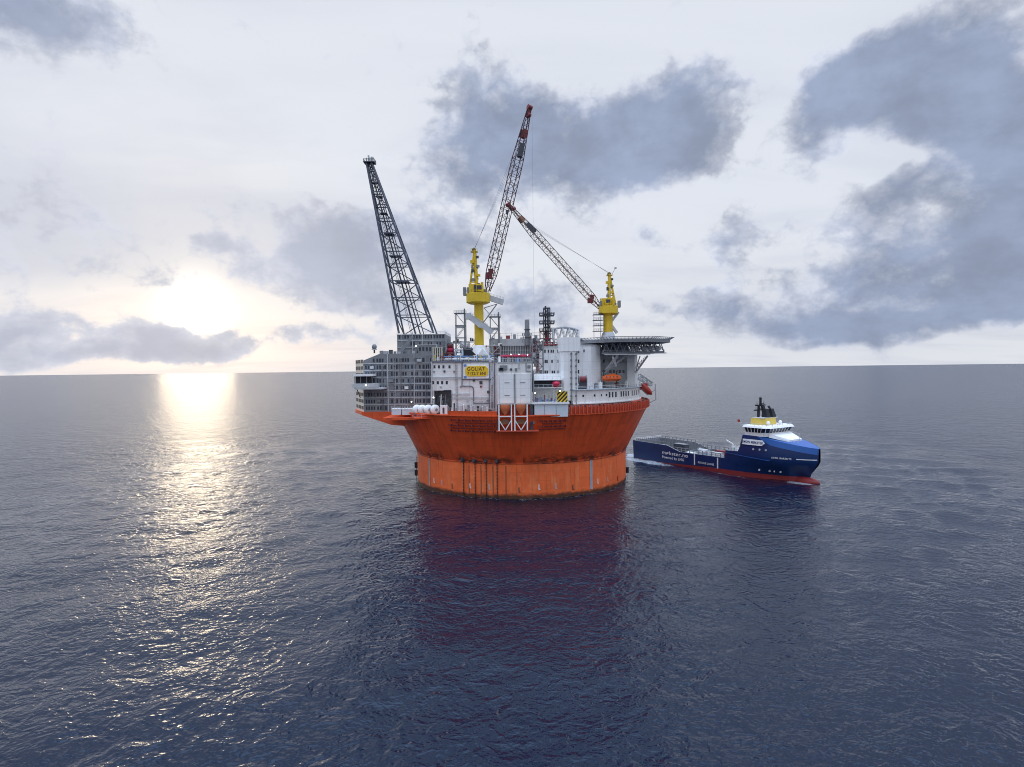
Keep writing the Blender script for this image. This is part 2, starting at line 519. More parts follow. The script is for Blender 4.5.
def lattice(p0, p1, w0, h0, w1, h1, n, side=None):
    """four chord lattice boom between two points; returns chords list and a bracing builder with ring fn"""
    p0 = Vector(p0); p1 = Vector(p1); d = (p1-p0).normalized()
    a = Vector(side) if side else d.cross(Vector((0,1,0)))
    a = (a - d*a.dot(d)).normalized(); b = d.cross(a).normalized()
    def corner(t, k):
        sx, sy = ((-1,-1),(1,-1),(1,1),(-1,1))[k]
        w = w0+(w1-w0)*t; h = h0+(h1-h0)*t
        return p0.lerp(p1, t) + a*sx*w/2 + b*sy*h/2
    return corner

def boom_parts(parent, corner, ts, cw, bw, m_ch, m_br, cross=False, ring=True):
    for k in range(4):
        mb = MB()
        for t0, t1 in zip(ts[:-1], ts[1:]): mb.bar(corner(t0,k), corner(t1,k), cw)
        mb.build('chord', m_ch, parent)
    br = MB()
    for i, (t0, t1) in enumerate(zip(ts[:-1], ts[1:])):
        for k in range(4):
            j = (k+1)%4
            if ring: br.bar(corner(t1,k), corner(t1,j), bw)
            if cross:
                br.bar(corner(t0,k), corner(t1,j), bw); br.bar(corner(t0,j), corner(t1,k), bw)
            elif (i+k)%2: br.bar(corner(t0,k), corner(t1,j), bw)
            else: br.bar(corner(t0,j), corner(t1,k), bw)
    return br.build('bracing', m_br, parent)

# ------------------------------------------------------------------ sea
SHIP_O = Vector((71.6, 313.6, 0.0))
SHIP_A = R(-58.0)
def build_sea():
    def axis(lo, hi, step, far_lo, far_hi, growth=1.075):
        a = list(np.arange(lo, hi + step/2, step))
        s, v = step, a[-1]
        while v < far_hi:
            s *= growth; v += s; a.append(v)
        s, v, pre = step, a[0], []
        while v > far_lo:
            s *= growth; v -= s; pre.append(v)
        return np.array(pre[::-1] + a)
    xs = axis(-165, 185, 0.95, -90000, 90000)
    ys = axis(40, 350, 0.95, -60000, 130000)
    X, Y = np.meshgrid(xs, ys)
    sp = np.maximum(np.gradient(xs)[None, :].repeat(len(ys), 0), np.gradient(ys)[:, None].repeat(len(xs), 1))
    Zh = np.zeros_like(X); DX = np.zeros_like(X); DY = np.zeros_like(X)
    N = 64
    lam = np.exp(rng.uniform(math.log(3.4), math.log(48), N))
    th = R(118) + rng.normal(0, 0.75, N)
    ph = rng.uniform(0, 6.283, N)
    slope = 0.0130 * (0.75 + 0.5*rng.random(N)) * np.clip(12.0/lam, 0.75, 1.15)
    for l, t, p, s in zip(lam, th, ph, slope):
        k = 2*math.pi/l
        a = s/k
        w = np.clip((l/sp - 4.0)/5.0, 0, 1)
        arg = k*(X*math.cos(t) + Y*math.sin(t)) + p
        Zh += w*a*np.sin(arg)
        DX -= w*a*0.9*math.cos(t)*np.cos(arg); DY -= w*a*0.9*math.sin(t)*np.cos(arg)
    X = X + DX*0; Y = Y + DY*0
    nx, ny = len(xs), len(ys)
    co = np.stack([X, Y, Zh], -1).reshape(-1, 3).astype(np.float32)
    i = np.arange(nx*ny).reshape(ny, nx)
    q = np.stack([i[:-1,:-1], i[:-1,1:], i[1:,1:], i[1:,:-1]], -1).reshape(-1, 4).astype(np.int32)
    me = bpy.data.meshes.new('sea')
    me.vertices.add(len(co)); me.vertices.foreach_set('co', co.ravel())
    me.loops.add(q.size); me.loops.foreach_set('vertex_index', q.ravel())
    me.polygons.add(len(q))
    me.polygons.foreach_set('loop_start', np.arange(0, q.size, 4, dtype=np.int32))
    me.polygons.foreach_set('use_smooth', np.ones(len(q), dtype=bool))
    me.update()
    at = me.attributes.new('coarse', 'FLOAT', 'POINT')
    at.data.foreach_set('value', (np.clip((sp - 1.0)/60.0, 0, 1)**0.7).astype(np.float32).ravel())
    at2 = me.attributes.new('fade', 'FLOAT', 'POINT')
    at2.data.foreach_set('value', np.clip((sp - 1.0)/4.5, 0, 1).astype(np.float32).ravel())
    ob = bpy.data.objects.new('sea', me)
    col.objects.link(ob)
    tag(ob, 'dark blue rippled open sea with a glittering path of sunlight', 'sea', kind='structure')
    m = bpy.data.materials.new('sea_water')
    m.use_nodes = True
    t = m.node_tree; g = NT(t)
    b = t.nodes['Principled BSDF']
    geo = g.n('ShaderNodeNewGeometry')
    pos = geo.outputs['Position']
    px, py, pz = g.sep(pos)
    flat = g.comb(px, py, 0.0)
    att = g.n('ShaderNodeAttribute', attribute_name='coarse').outputs['Fac']
    gust = g.noise(flat, 1/130.0, 3, 0.55)
    gust2 = g.noise(g.vm('MULTIPLY', flat, (1.0, 2.5, 1.0)), 1/420.0, 4, 0.6)
    gamp = g.math('MULTIPLY', g.maprange(gust, 0.3, 0.7, 0.55, 1.35), g.maprange(gust2, 0.32, 0.68, 0.65, 1.3))
    fade = g.n('ShaderNodeAttribute', attribute_name='fade').outputs['Fac']
    big = g.math('ADD', 0.62, g.math('MULTIPLY', fade, 0.45))
    near = g.math('SUBTRACT', 1.0, g.math('MULTIPLY', att, 0.0))
    gamp = g.math('MULTIPLY', gamp, near)
    def height(p):
        n1 = g.noise(p, 1/4.6, 3, 0.55, 0.3)
        n2 = g.noise(g.vm('MULTIPLY', p, (1.0, 1.25, 1)), 1/1.8, 3, 0.55, 0.5)
        r2 = g.math('SUBTRACT', 1.0, g.math('ABSOLUTE', g.math('MULTIPLY', g.math('SUBTRACT', n2, 0.5), 4.0)))
        n3 = g.noise(p, 1/0.6, 2, 0.5, 0.3)
        r1 = g.math('SUBTRACT', 1.0, g.math('ABSOLUTE', g.math('MULTIPLY', g.math('SUBTRACT', n1, 0.5), 4.0)))
        h = g.math('MULTIPLY', r1, g.math('MULTIPLY', big, 0.43))
        h = g.math('ADD', h, g.math('MULTIPLY', g.math('MULTIPLY', r2, gamp), 0.088))
        n4 = g.noise(p, 1/11.0, 4, 0.62, 0.2)
        h = g.math('ADD', h, g.math('MULTIPLY', n4, g.math('MULTIPLY', fade, 2.0)))
        return g.math('ADD', h, g.math('MULTIPLY', g.math('MULTIPLY', n3, gamp), 0.08))
    e = 0.12
    h0 = height(flat)
    hx = height(g.vm('ADD', flat, (e, 0, 0)))
    hy = height(g.vm('ADD', flat, (0, e, 0)))
    sx = g.math('DIVIDE', g.math('SUBTRACT', h0, hx), e)
    sy = g.math('DIVIDE', g.math('SUBTRACT', h0, hy), e)
    nrm = g.vm('NORMALIZE', g.vm('ADD', geo.outputs['Normal'], g.comb(sx, sy, 0.0)))
    g.put(b.inputs['Normal'], nrm)
    # foam: churned water off the ship's quarter and under its bow
    hd = (math.cos(SHIP_A), math.sin(SHIP_A))
    dx = g.math('SUBTRACT', px, SHIP_O.x); dy = g.math('SUBTRACT', py, SHIP_O.y)
    al = g.math('ADD', g.math('MULTIPLY', dx, hd[0]), g.math('MULTIPLY', dy, hd[1]))
    sd = g.math('ADD', g.math('MULTIPLY', dx, -hd[1]), g.math('MULTIPLY', dy, hd[0]))
    def ell(a0, s0, ra, rs):
        u = g.math('DIVIDE', g.math('SUBTRACT', al, a0), ra); v = g.math('DIVIDE', g.math('SUBTRACT', sd, s0), rs)
        r = g.math('SQRT', g.math('ADD', g.math('MULTIPLY', u, u), g.math('MULTIPLY', v, v)))
        return g.maprange(r, 1.0, 0.1)
    area = g.math('MAXIMUM', ell(12, -14.0, 30, 7.0), ell(-5, -4, 12, 14))
    area = g.math('MAXIMUM', area, ell(89, -4.5, 9, 5.5))
    area = g.math('MAXIMUM', area, g.math('MULTIPLY', ell(60, -11.5, 32, 2.0), 0.45))
    fn = g.noise(flat, 0.55, 7, 0.75, 1.2)
    foam = g.maprange(g.math('ADD', fn, g.math('MULTIPLY', area, 0.50)), 0.66, 0.90)
    foam = g.math('MULTIPLY', foam, g.maprange(area, 0.0, 0.35))
    foam = g.math('MULTIPLY', foam, g.maprange(g.noise(flat, 1.7, 4, 0.7), 0.36, 0.56))
    # white wash along the platform's waterline
    ddx = g.math('SUBTRACT', px, 3.7); ddy = g.math('SUBTRACT', py, 258.0)
    rr = g.math('SQRT', g.math('ADD', g.math('MULTIPLY', ddx, ddx), g.math('MULTIPLY', ddy, ddy)))
    wash = g.math('MULTIPLY', g.maprange(rr, 48.5, 45.2), g.maprange(fn, 0.50, 0.66))
    foam = g.math('MAXIMUM', foam, g.math('MULTIPLY', wash, 0.75))
    fleck = g.math('MULTIPLY', g.maprange(g.noise(flat, 0.21, 5, 0.7, 0.6), 0.745, 0.80), 0.5)
    foam = g.math('MAXIMUM', foam, fleck)
    g.put(b.inputs['Base Color'], g.mix(foam, (0.0012, 0.0080, 0.026), (0.48, 0.53, 0.58)))
    g.put(b.inputs['Roughness'], g.math('ADD', g.math('ADD', 0.07, g.math('MULTIPLY', fade, 0.10)), g.math('MULTIPLY', foam, 0.4)))
    b.inputs['IOR'].default_value = 1.335
    b.inputs['Specular Tint'].default_value = (0.80, 0.92, 1.0, 1.0)
    me.materials.append(m)
build_sea()

# ------------------------------------------------------------------ the platform
PC = (3.7, 258.0)                 # axis of the round hull
RW, RT, ZK, ZD = 45.0, 54.0, 12.8, 31.0
def on_ring(px, r):
    """angle (0 = towards camera, + = right) at which the image column px meets the near side of a circle of radius r"""
    d = ray(px, 400); a = math.atan2(d.x, d.y)
    D = math.hypot(*PC); ac = math.atan2(PC[0], PC[1])
    s = math.sin(a - ac) * D / r
    s = max(-1, min(1, s))
    return math.asin(s) - (a - ac)     # inscribed angle
def ring_pt(t, r, z):
    # t measured about the axis from the direction towards the camera
    base = math.atan2(PC[0], PC[1])
    u = t - base
    return Vector((PC[0] + r*math.sin(u), PC[1] - r*math.cos(u), z))
def ring_u(t): return t - math.atan2(PC[0], PC[1])

def build_hull():
    root = thing('platform_hull', 'huge round orange floating hull flaring outward above the sea', 'platform hull', (PC[0], PC[1], 0))
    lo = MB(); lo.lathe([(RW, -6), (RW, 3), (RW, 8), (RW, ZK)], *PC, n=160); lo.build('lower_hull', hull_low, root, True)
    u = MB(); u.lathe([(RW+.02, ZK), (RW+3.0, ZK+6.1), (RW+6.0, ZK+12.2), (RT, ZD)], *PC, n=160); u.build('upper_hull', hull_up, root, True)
    kn = MB(); kn.lathe([(RW+.05, ZK-.25), (RW+.3, ZK-.1), (RW+.3, ZK+.2), (RW+.1, ZK+.4)], *PC, n=160); kn.build('knuckle_strake', hull_up, root)
    dk = MB(); dk.lathe([(RT-.05, ZD-.3), (0.5, ZD-.28)], *PC, n=96); dk.build('main_deck', deckred, root)
    # rubbing rim
    rim = MB(); rim.lathe([(RT, ZD-.5), (RT+.35, ZD-.35), (RT+.35, ZD+.05), (RT-.4, ZD+.1)], *PC, n=160); rim.build('rim', hull_up, root)
    # left bulwark and right bulwark
    def bulwark(px0, px1, z1, lab, flare=0.5, m=hull_up):
        a0, a1 = ring_u(on_ring(px0, RT)), ring_u(on_ring(px1, RT))
        b = MB(); b.lathe([(RT+.1, ZD+.08), (RT+.1+flare, z1), (RT-.2+flare, z1), (RT-.2, ZD+.08)], *PC, n=48, a0=a0, a1=a1)
        o = b.build('bulwark', m, root); return o
    bulwark(448, 497, ZD+1.5, '', 0.2)
    aR0, aR1 = on_ring(569, RT), math.pi*0.60
    b = MB(); b.lathe([(RT+.1, ZD+.08), (RT+.75, ZD+2.5), (RT+.45, ZD+2.5), (RT-.2, ZD+.08)], *PC, n=64, a0=ring_u(aR0), a1=ring_u(aR1))
    br = b.build('bulwark', bulred, root); br['label'] = 'high ribbed red bulwark on the right-hand rim'
    n = 54
    for i in range(n):
        t = aR0 + (aR1-aR0)*(i+.3)/n
        p = ring_pt(t, RT+.55, ZD+1.5)
        piece('rib', 'bulwark', lambda m: (m.box(-.16,.16,-.4,.34,-1.35,1.35), m.box(-.3,.3,-.2,.4,1.2,1.5)), bulred, br, p, ring_u(t))
        if i % 2 == 0:
            q = ring_pt(t, RT-.3, ZD+2.5)
            piece('bollard', 'bulwark', lambda m: (m.box(-.35,.35,-.3,.3,0,.75+0.0)), [darksteel, redframe][i%4//2], br, q, ring_u(t)) if i%4==0 else None
    # long red pipe rails let into the upper flare
    for px0, px1, rows in ((447, 497, (29.2, 28.2, 27.2, 26.2, 25.2)), (536, 568, (28.9, 27.9, 26.9, 25.9))):
        for z in rows:
            r = RW + 9*(z-ZK)/(ZD-ZK)
            a0, a1 = ring_u(on_ring(px0 + (z*7)%9, r)), ring_u(on_ring(px1 - (z*5)%7, r))
            m = MB(); m.lathe([(r-.05, z-.2), (r+.35, z-.16), (r+.42, z+.1), (r-.05, z+.15)], *PC, n=20, a0=a0, a1=a1)
            m.build('pipe_rail', redframe, root)
        for k in range(7):
            px = px0 + (px1-px0)*(k+.5)/7
            for z in rows[::2]:
                r = RW + 9*(z-ZK)/(ZD-ZK); t = on_ring(px, r+.2)
                piece('pipe_clamp', '', lambda m: m.box(-.22,.22,-.5,.2,-.35,.35), redframe, root, ring_pt(t, r+.25, z), ring_u(t))
    # mooring fairleads with chains going down into the sea
    for px in (462, 473.8, 485, 496):
        t = on_ring(px, RW+.6)
        p = ring_pt(t, RW+1.0, ZK+.9)
        f = piece('fairlead', '', lambda m: (m.box(-.55,.55,-.1,1.2,-.6,.7), m.tube((-.4,-.2,-.2),(.4,-.2,-.2),.5,n=12)), darksteel, root, p, ring_u(t))
        c = MB()
        for k in range(24):
            z0 = ZK + .4 - k*.62
            q0 = ring_pt(t, RW+.34, z0); q1 = ring_pt(t, RW+.34, z0-.62)
            c.bar(q0, q1, .34 if k%2 else .16, .16 if k%2 else .34)
        ch = c.build('chain', black, root); ch.parent = f
        ch.location = -f.location; ch.location = (Matrix.Rotation(-ring_u(t), 3, 'Z') @ Vector(ch.location)); ch.rotation_euler = (0,0,-ring_u(t))
    # pale draught strips
    for px, w in ((428.5, 1.0), (590.5, 1.25)):
        t = on_ring(px, RW)
        m = MB(); dt = w/2/RW
        m.lathe([(RW+.06, 1.6), (RW+.12, 1.6), (RW+.12, ZK+2.2 if px > 500 else ZK-.6), (RW+.06, ZK+1.9 if px > 500 else ZK-.6)], *PC, n=4, a0=ring_u(t)-dt, a1=ring_u(t)+dt)
        m.build('draught_scale', mat('draught_grey', (0.38, 0.40, 0.46), .6, var=.3, vscale=2.0, streak=.3), root)
    # row of small white riser marks above the water
    pxs = [433, 437, 441, 446, 451, 458, 469, 479, 488, 505, 518, 530, 538, 547, 555, 564, 572, 580, 597, 599, 607, 612, 617, 621]
    for i, px in enumerate(pxs[::2]):
        t = on_ring(px, RW)
        piece('riser_mark', i%3, lambda m: (m.box(-.16,.16,-.08,.06,-.9,.9), m.box(-.16,.5,-.08,.06,-1.0,-.7)), [white, palegrey, darksteel][i%3], root, ring_pt(t, RW+.08, 4.2 - (0.9 if i%3==2 else 0)), ring_u(t))
    for px in (480, 492, 468, 505):
        t = on_ring(px, RW+.1)
        m = MB(); m.lathe([(RW+.04, 1.5), (RW+.1, 1.5), (RW+.1, ZK-.8), (RW+.04, ZK-.8)], *PC, n=2, a0=ring_u(t)-.0035, a1=ring_u(t)+.0035)
        m.build('seam_strip', rust, root)
    # access ladders at both ends of the waterline
    for px in (417.2, 624.6):
        m = MB(); t = math.pi*.44*(1 if px > 500 else -1)
        for s in (-.008, .008):
            m.bar(ring_pt(t+s, RW+.5, 0), ring_pt(t+s, RW+.5, 11), .16)
        for k in range(12): m.bar(ring_pt(t-.008, RW+.5, .5+k*.9), ring_pt(t+.008, RW+.5, .5+k*.9), .12)
        for k in range(3): m.bar(ring_pt(t, RW-.1, 1+k*4.5), ring_pt(t, RW+.5, 1+k*4.5), .14)
        m.build('ladder', darksteel, root)
    for px, h in ((417, 3.2), (417, 6.5), (625, 3.5)):
        t = math.pi*.455*(1 if px > 500 else -1)
        piece('fender', '', lambda m: m.tube((0,0,-1.2),(0,0,1.2),.7,n=10), black, root, ring_pt(t, RW+.6, h), 0)
    # cantilever that carries the grey module on the left
    c = MB(); c.prism_xz([(-61.0, 30.4), (-61.0, 29.1), (-49.0, 25.0), (-44.0, 24.6), (-36, 25), (-36, 30.4)], 239.0, 284.0)
    c.build('cantilever', hull_up, root)
    c = MB(); c.prism([(-60.9, 239.2), (-68.6, 257.6), (-68.6, 284.0), (-60.9, 284)], 29.0, 30.4); c.build('cantilever', hull_up, root)
    s = MB(); s.prism_xz([(-49, 29.2), (-49, 28.4), (-33, 28.2), (-33, 29.2)], 222.5, 239.0); s.build('side_platform', hull_up, root)
    # bracket at the right-hand end of the bulwark
    m = MB(); e = ring_pt(math.pi*.47, RT+.6, ZD+.6)
    m.bar(e, e + Vector((3.2, -1, 1.8)), .35); m.bar(e + Vector((3.2,-1,1.8)), e + Vector((3.0,-1,8.4)), .4); m.bar(e + Vector((0,0,4)), e + Vector((3.1,-1,6)), .25)
    m.build('davit_post', palegrey, root)
    return root
build_hull()

def flood(px, py, Y, label, r=0.38, up_=True):
    p = W(px, py, Y)
    t = thing('floodlight', label, 'floodlight', (p.x, p.y+.6, p.z-.9), 'lit floodlights on the platform')
    MB().ball(p, r*.55, 8, 6).build('lens', lamp, t, True)
    MB().obox((p.x, p.y+.34, p.z), (.3, .2, .26)).build('housing', darksteel, t)
    MB().bar((p.x, p.y+.5, p.z-.9), (p.x, p.y+.45, p.z), .14).build('bracket', darksteel, t)

def build_grey_module():
    root = thing('process_module', 'tall grey clad module with rows of louvres overhanging the hull', 'module', (-48, 255, 30.4))
    xl, xr, yf, yb, z0 = -60.4, -30.2, 240.0, 283.0, 30.4
    xs = -53.6                                   # where the sloping roof edge ends
    zt, zl = 54.0, 51.3
    b = MB()                                     # main body: front face with sloping left shoulder, chamfered left end
    pts = [(xl, z0), (xr, z0), (xr, zt), (xs, zt), (xl, zl)]
    n = len(pts)
    b.add([(x, yf, z) for x, z in pts] + [(x, yb, z) for x, z in pts],
          [tuple(range(n)), tuple(range(2*n-1, n-1, -1))] + [((i+1)%n, i, n+i, n+(i+1)%n) for i in range(n)])
    b.build('wall', greyclad, root)
    e = MB()                                     # chamfered end
    pl = [(xl, yf), (xl, yb), (xl-7.7, yb), (xl-7.7, yf+17.5)]
    e.prism(pl[::-1], z0, zl-.3); e.build('end_wall', sunlit_clad, root)
    rz = math.atan2(17.5, -7.7)                  # direction of the chamfer
    for k in range(8):
        z = z0 + 1.6 + k*2.72
        for j in range(3):
            f = (j+.5)/3
            window(root, xl-7.7*f - .03, yf+17.5*f, z, 4.6, 1.35, math.atan2(-17.5, 7.7), mat('shutter_brown', (0.12, 0.09, 0.075), .6), 'shutter', .2)
    # floor lines: slim white ledges, one per storey
    rows = [z0 + .15 + k*2.78 for k in range(8)]
    for z in rows[1:]:
        MB().box(xl-.05, xr, yf-.28, yf+.02, z-.13, z+.13).build('ledge', palegrey, root)
    for x, w in ((W(388, 380, yf).x, .34), (W(414.5, 380, yf).x, .2), (xr-.2, .5)):
        MB().box(x-w/2, x+w/2, yf-.36, yf+.03, z0, zt-.2 if x < -36 else zt+3.1).build('cable_tray', palegrey, root)
    # cladding panels, each its own sheet
    tones = [greyclad, mat('grey_cladding_light', (0.265, 0.275, 0.29), .6, var=.12, streak=.3), mat('grey_cladding_dark', (0.185, 0.195, 0.215), .6, var=.15, streak=.3), mat('grey_cladding_blue', (0.21, 0.235, 0.27), .6, var=.12, streak=.25)]
    for k, z in enumerate(rows[:-1]):
        for c_ in range(9):
            xa = xl+.06 + c_*(xr-xl-.1)/9; xb = xa+(xr-xl-.1)/9-.06
            pm_ = tones[(k*7+c_*5+(k*c_) % 3) % 4]
            MB().box(xa, xb, yf-.05, yf+.01, z+.16, z+2.62).build('cladding_panel', pm_, root)
    for x, y0_, y1_ in ((-52.5, 31, 49), (-45.2, 36, 52), (-41.5, 31, 44), (-35.0, 33, 53), (-33.4, 40, 53)):
        pp = MB(); pp.poly([(x, yf-.45, y0_), (x, yf-.45, y1_), (x+1.1, yf-.45, y1_+.5)], .13); pp.build('riser_pipe', midgrey, root)
    lad = MB()
    for dx in (-.3, .3): lad.bar((-47.6+dx, yf-.5, 30.6), (-47.6+dx, yf-.5, 52), .1)
    for q_ in range(36): lad.bar((-47.9, yf-.5, 31+q_*.58), (-47.3, yf-.5, 31+q_*.58), .08)
    lad.build('ladder', palegrey, root)
    for k, (x, z) in enumerate(((-57.5, 47.9), (-50.2, 42.4), (-43.6, 39.5), (-38.5, 50.6), (-55.0, 34.2))):
        MB().box(x, x+1.5+.4*(k % 2), yf-.9, yf-.06, z, z+1.1).build('junction_box', [palegrey, midgrey, white2][k % 3], root)
    # louvres
    for k, z in enumerate(rows):
        zc = z + 1.25
        x = xl + 1.1; i = 0
        while x < xr - .9:
            skip = abs(x - W(388, 380, yf).x) < .7 or (k == 7 and x < -56.5) or (i % 9 == 7 and k % 3 == 1) or random.random() < .05
            if not skip:
                window(root, x, yf-.05, zc + .05, .66 if x < -37 else .85, 1.45 if x < -37 else 1.65, 0, louvre, 'louvre', .1)
            x += 1.06 if i % 4 != 3 else 1.5
            i += 1
    # raised bay at the right end
    MB().box(-38.2, xr, yf+.4, yf+16, zt+.02, 57.2).build('raised_bay', greyclad, root)
    for k in range(5): window(root, -37.3+k*1.4, yf+.36, 55.7, .8, 1.5, 0, louvre, 'louvre', .1)
    MB().box(-38.3, xr+.1, yf+.2, yf+.6, 57.21, 57.5).build('ledge', palegrey, root)
    # upper tier under the flare boom
    a = W(397, 333.5, 252); c = W(445, 333.5, 252)
    MB().box(a.x, c.x, 252, 276, zt, a.z-.4).build('upper_tier', greyclad, root)
    for z in (zt+2.9, zt+5.8, a.z-.5):
        MB().box(a.x-.1, c.x+.1, 251.7, 252.02, z-.12, z+.12).build('ledge', palegrey, root)
    for k in range(16):
        x = a.x+1+k*1.24
        window(root, x, 251.98, a.z-1.55, .7, 1.3, 0, louvre, 'louvre', .1)
        if k % 3: window(root, x, 251.98, zt+4.4, .6, 1.3, 0, louvre, 'louvre', .1)
    for k in range(4):
        MB().box(a.x+4.4*k+2, a.x+4.4*k+2.25, 251.75, 252.0, zt, a.z-.5).build('cable_tray', palegrey, root)
    rail([(a.x, 252.2, a.z-.4), (c.x, 252.2, a.z-.4), (c.x, 275, a.z-.4)], 1.0, .1).build('railing', palegrey, root)
    # jagged gear on the shoulder roof
    rail([(xs, yf+.3, zt), (-38, yf+.3, zt)], 1.0, .11, 1.6).build('railing', midgrey, root)
    for i in range(9):
        x = -54 + i*1.9; h = .5 + random.random()*1.1
        MB().box(x, x+.7+random.random()*.7, yf+1.5, yf+3, zt, zt+h).build('roof_box', [midgrey, palegrey, darksteel][i%3], root)
    # stair up to the upper tier
    MB().bar((-47.5, 249, zt+.3), (-41.5, 249, 61.5), .25, 1.2).build('stair', midgrey, root)
    MB().bar((-47.5, 248, zt+1.4), (-41.5, 248, 62.5), .14).build('stair_rail', midgrey, root)
    # antenna dome on its post
    p = W(374.4, 353.2, 244)
    d = MB(); d.tube(p, p+Vector((0,0,1.7)), .35); d.build('dome_post', darksteel, root)
    q = p + Vector((0,0,2.6)); d = MB(); d.ball(q, 1.05, 12, 8, sz=1.15); dm = d.build('antenna_dome', midgrey, root, True)
    MB().tube(q+Vector((0,0,-1.25)), q+Vector((0,0,-.9)), 1.12, n=12).build('collar', palegrey, dm)
    # lifeboat style balcony on the left corner
    y0 = 234.5
    l, r = W(353.5, 376, y0), W(373, 376, y0)
    f0, f1 = W(354, 386, y0), W(384, 387.5, y0)
    bal = MB(); bal.box(f0.x, f1.x, y0, yf-.01, f1.z-.7, f1.z); bf = bal.build('balcony', palegrey, root)
    MB().box(f0.x-.6, f0.x+9, y0-.1, yf-.02, f1.z+.02, f1.z+1.7).build('balcony_parapet', palegrey, bf)
    MB().box(l.x, r.x, y0-.3, yf-.02, l.z-.15, l.z+.75).build('balcony_roof', white2, bf)
    MB().box(f0.x+.3, f0.x+6.4, y0+1.2, yf-.03, f1.z+1.7, l.z-.16).build('balcony_cabin', black, bf)
    for x in (l.x+.4, l.x+2.8, l.x+5.2, r.x-.4):
        MB().bar((x, y0+.1, f1.z+1.7), (x, y0+.1, l.z-.15), .2).build('balcony_post', midgrey, bf)
    for k in range(3):
        MB().bar((f0.x+1+3*k, yf, f1.z-4.2), (f0.x+1+3*k, y0+.6, f1.z-.6), .3).build('balcony_strut', midgrey, bf)
    # cables of ducts at right seen against the white block
    return root
build_grey_module()
flood(366, 385.2, 234, 'lit floodlight on the grey balcony at the far left', .42)
flood(416, 346.2, 239.2, 'lit floodlight high on the grey module below the flare boom', .45)
flood(411.5, 401.8, 238.5, 'lit floodlight low on the grey module above the pale boxes', .42)
flood(433.5, 397.5, 221.5, 'bluish lit floodlight at the left edge of the white deckhouse', .4)

def build_flare():
    b0 = W(418.5, 334, 263); tp = W(369.5, 163, 268)
    root = thing('flare_boom', 'tall leaning dark lattice flare boom above the grey module', 'flare boom', tuple(b0))
    def cor(t, k):
        sx, sy = ((-1,-1),(1,-1),(1,1),(-1,1))[k]
        w = 15.0+(2.3-15.0)*t; h = 12.5+(2.2-12.5)*t
        return b0.lerp(tp, t) + Vector((sx*w/2, sy*h/2, 0))
    ts = [0]
    for k in range(1, 13): ts.append(1-(1-k/12)**1.25)
    flaremat = mat('flare_steel', (0.085, 0.098, 0.135), .5, var=.2)
    boom_parts(root, cor, ts, .66, .36, flaremat, flaremat)
    # riser pipes and ladder in the middle
    for i, (o, r) in enumerate(((-.5, .42), (.6, .3), (1.4, .22))):
        m = MB(); m.tube(b0 + Vector((o*1.8, -1+i, -1)), tp + Vector((o*.6, 0, .4)), r, r*.8, 8); m.build('flare_pipe', darksteel, root)
    lad = MB()
    for s in (-.35, .35): lad.bar(b0 + Vector((-2.6+s, -2, 0)), tp + Vector((-.9+s, -.6, 0)), .12)
    for k in range(60):
        a = (b0 + Vector((-2.6, -2, 0))).lerp(tp + Vector((-.9, -.6, 0)), k/60)
        lad.bar(a+Vector((-.35,0,0)), a+Vector((.35,0,0)), .1)
    lad.build('ladder', darksteel, root)
    for t in (.30, .45, .58, .70, .80, .88):
        c = [cor(t, k) for k in range(4)]; m = MB()
        mid = sum(c, Vector())/4; w = (c[1]-c[0]).length*.5
        m.box(mid.x-w*.6, mid.x+w*.5, mid.y-w*.6, mid.y+w*.6, mid.z-.1, mid.z+.1)
        m.build('rest_platform', bluegrey, root)
    hd = MB(); hd.box(tp.x-2.4, tp.x+2.6, tp.y-2, tp.y+2, tp.z-.15, tp.z+.2)
    h = hd.build('head_platform', darksteel, root)
    rail([(tp.x-2.3, tp.y-1.9, tp.z+.2), (tp.x+2.5, tp.y-1.9, tp.z+.2), (tp.x+2.5, tp.y+1.9, tp.z+.2), (tp.x-2.3, tp.y+1.9, tp.z+.2)], 1.1, .13, 1.2, closed=True).build('railing', darksteel, h)
    bn = MB(); bn.tube(tp, tp+Vector((-.4,0,3.4)), .55, .4, 10); bn.tube(tp+Vector((1.1,0,0)), tp+Vector((1.2,0,2.6)), .7, .7, 10); bn.tube(tp+Vector((-1.3,.3,0)), tp+Vector((-1.4,.3,2.4)), .3)
    bn.build('burner', palegrey, root)
build_flare()

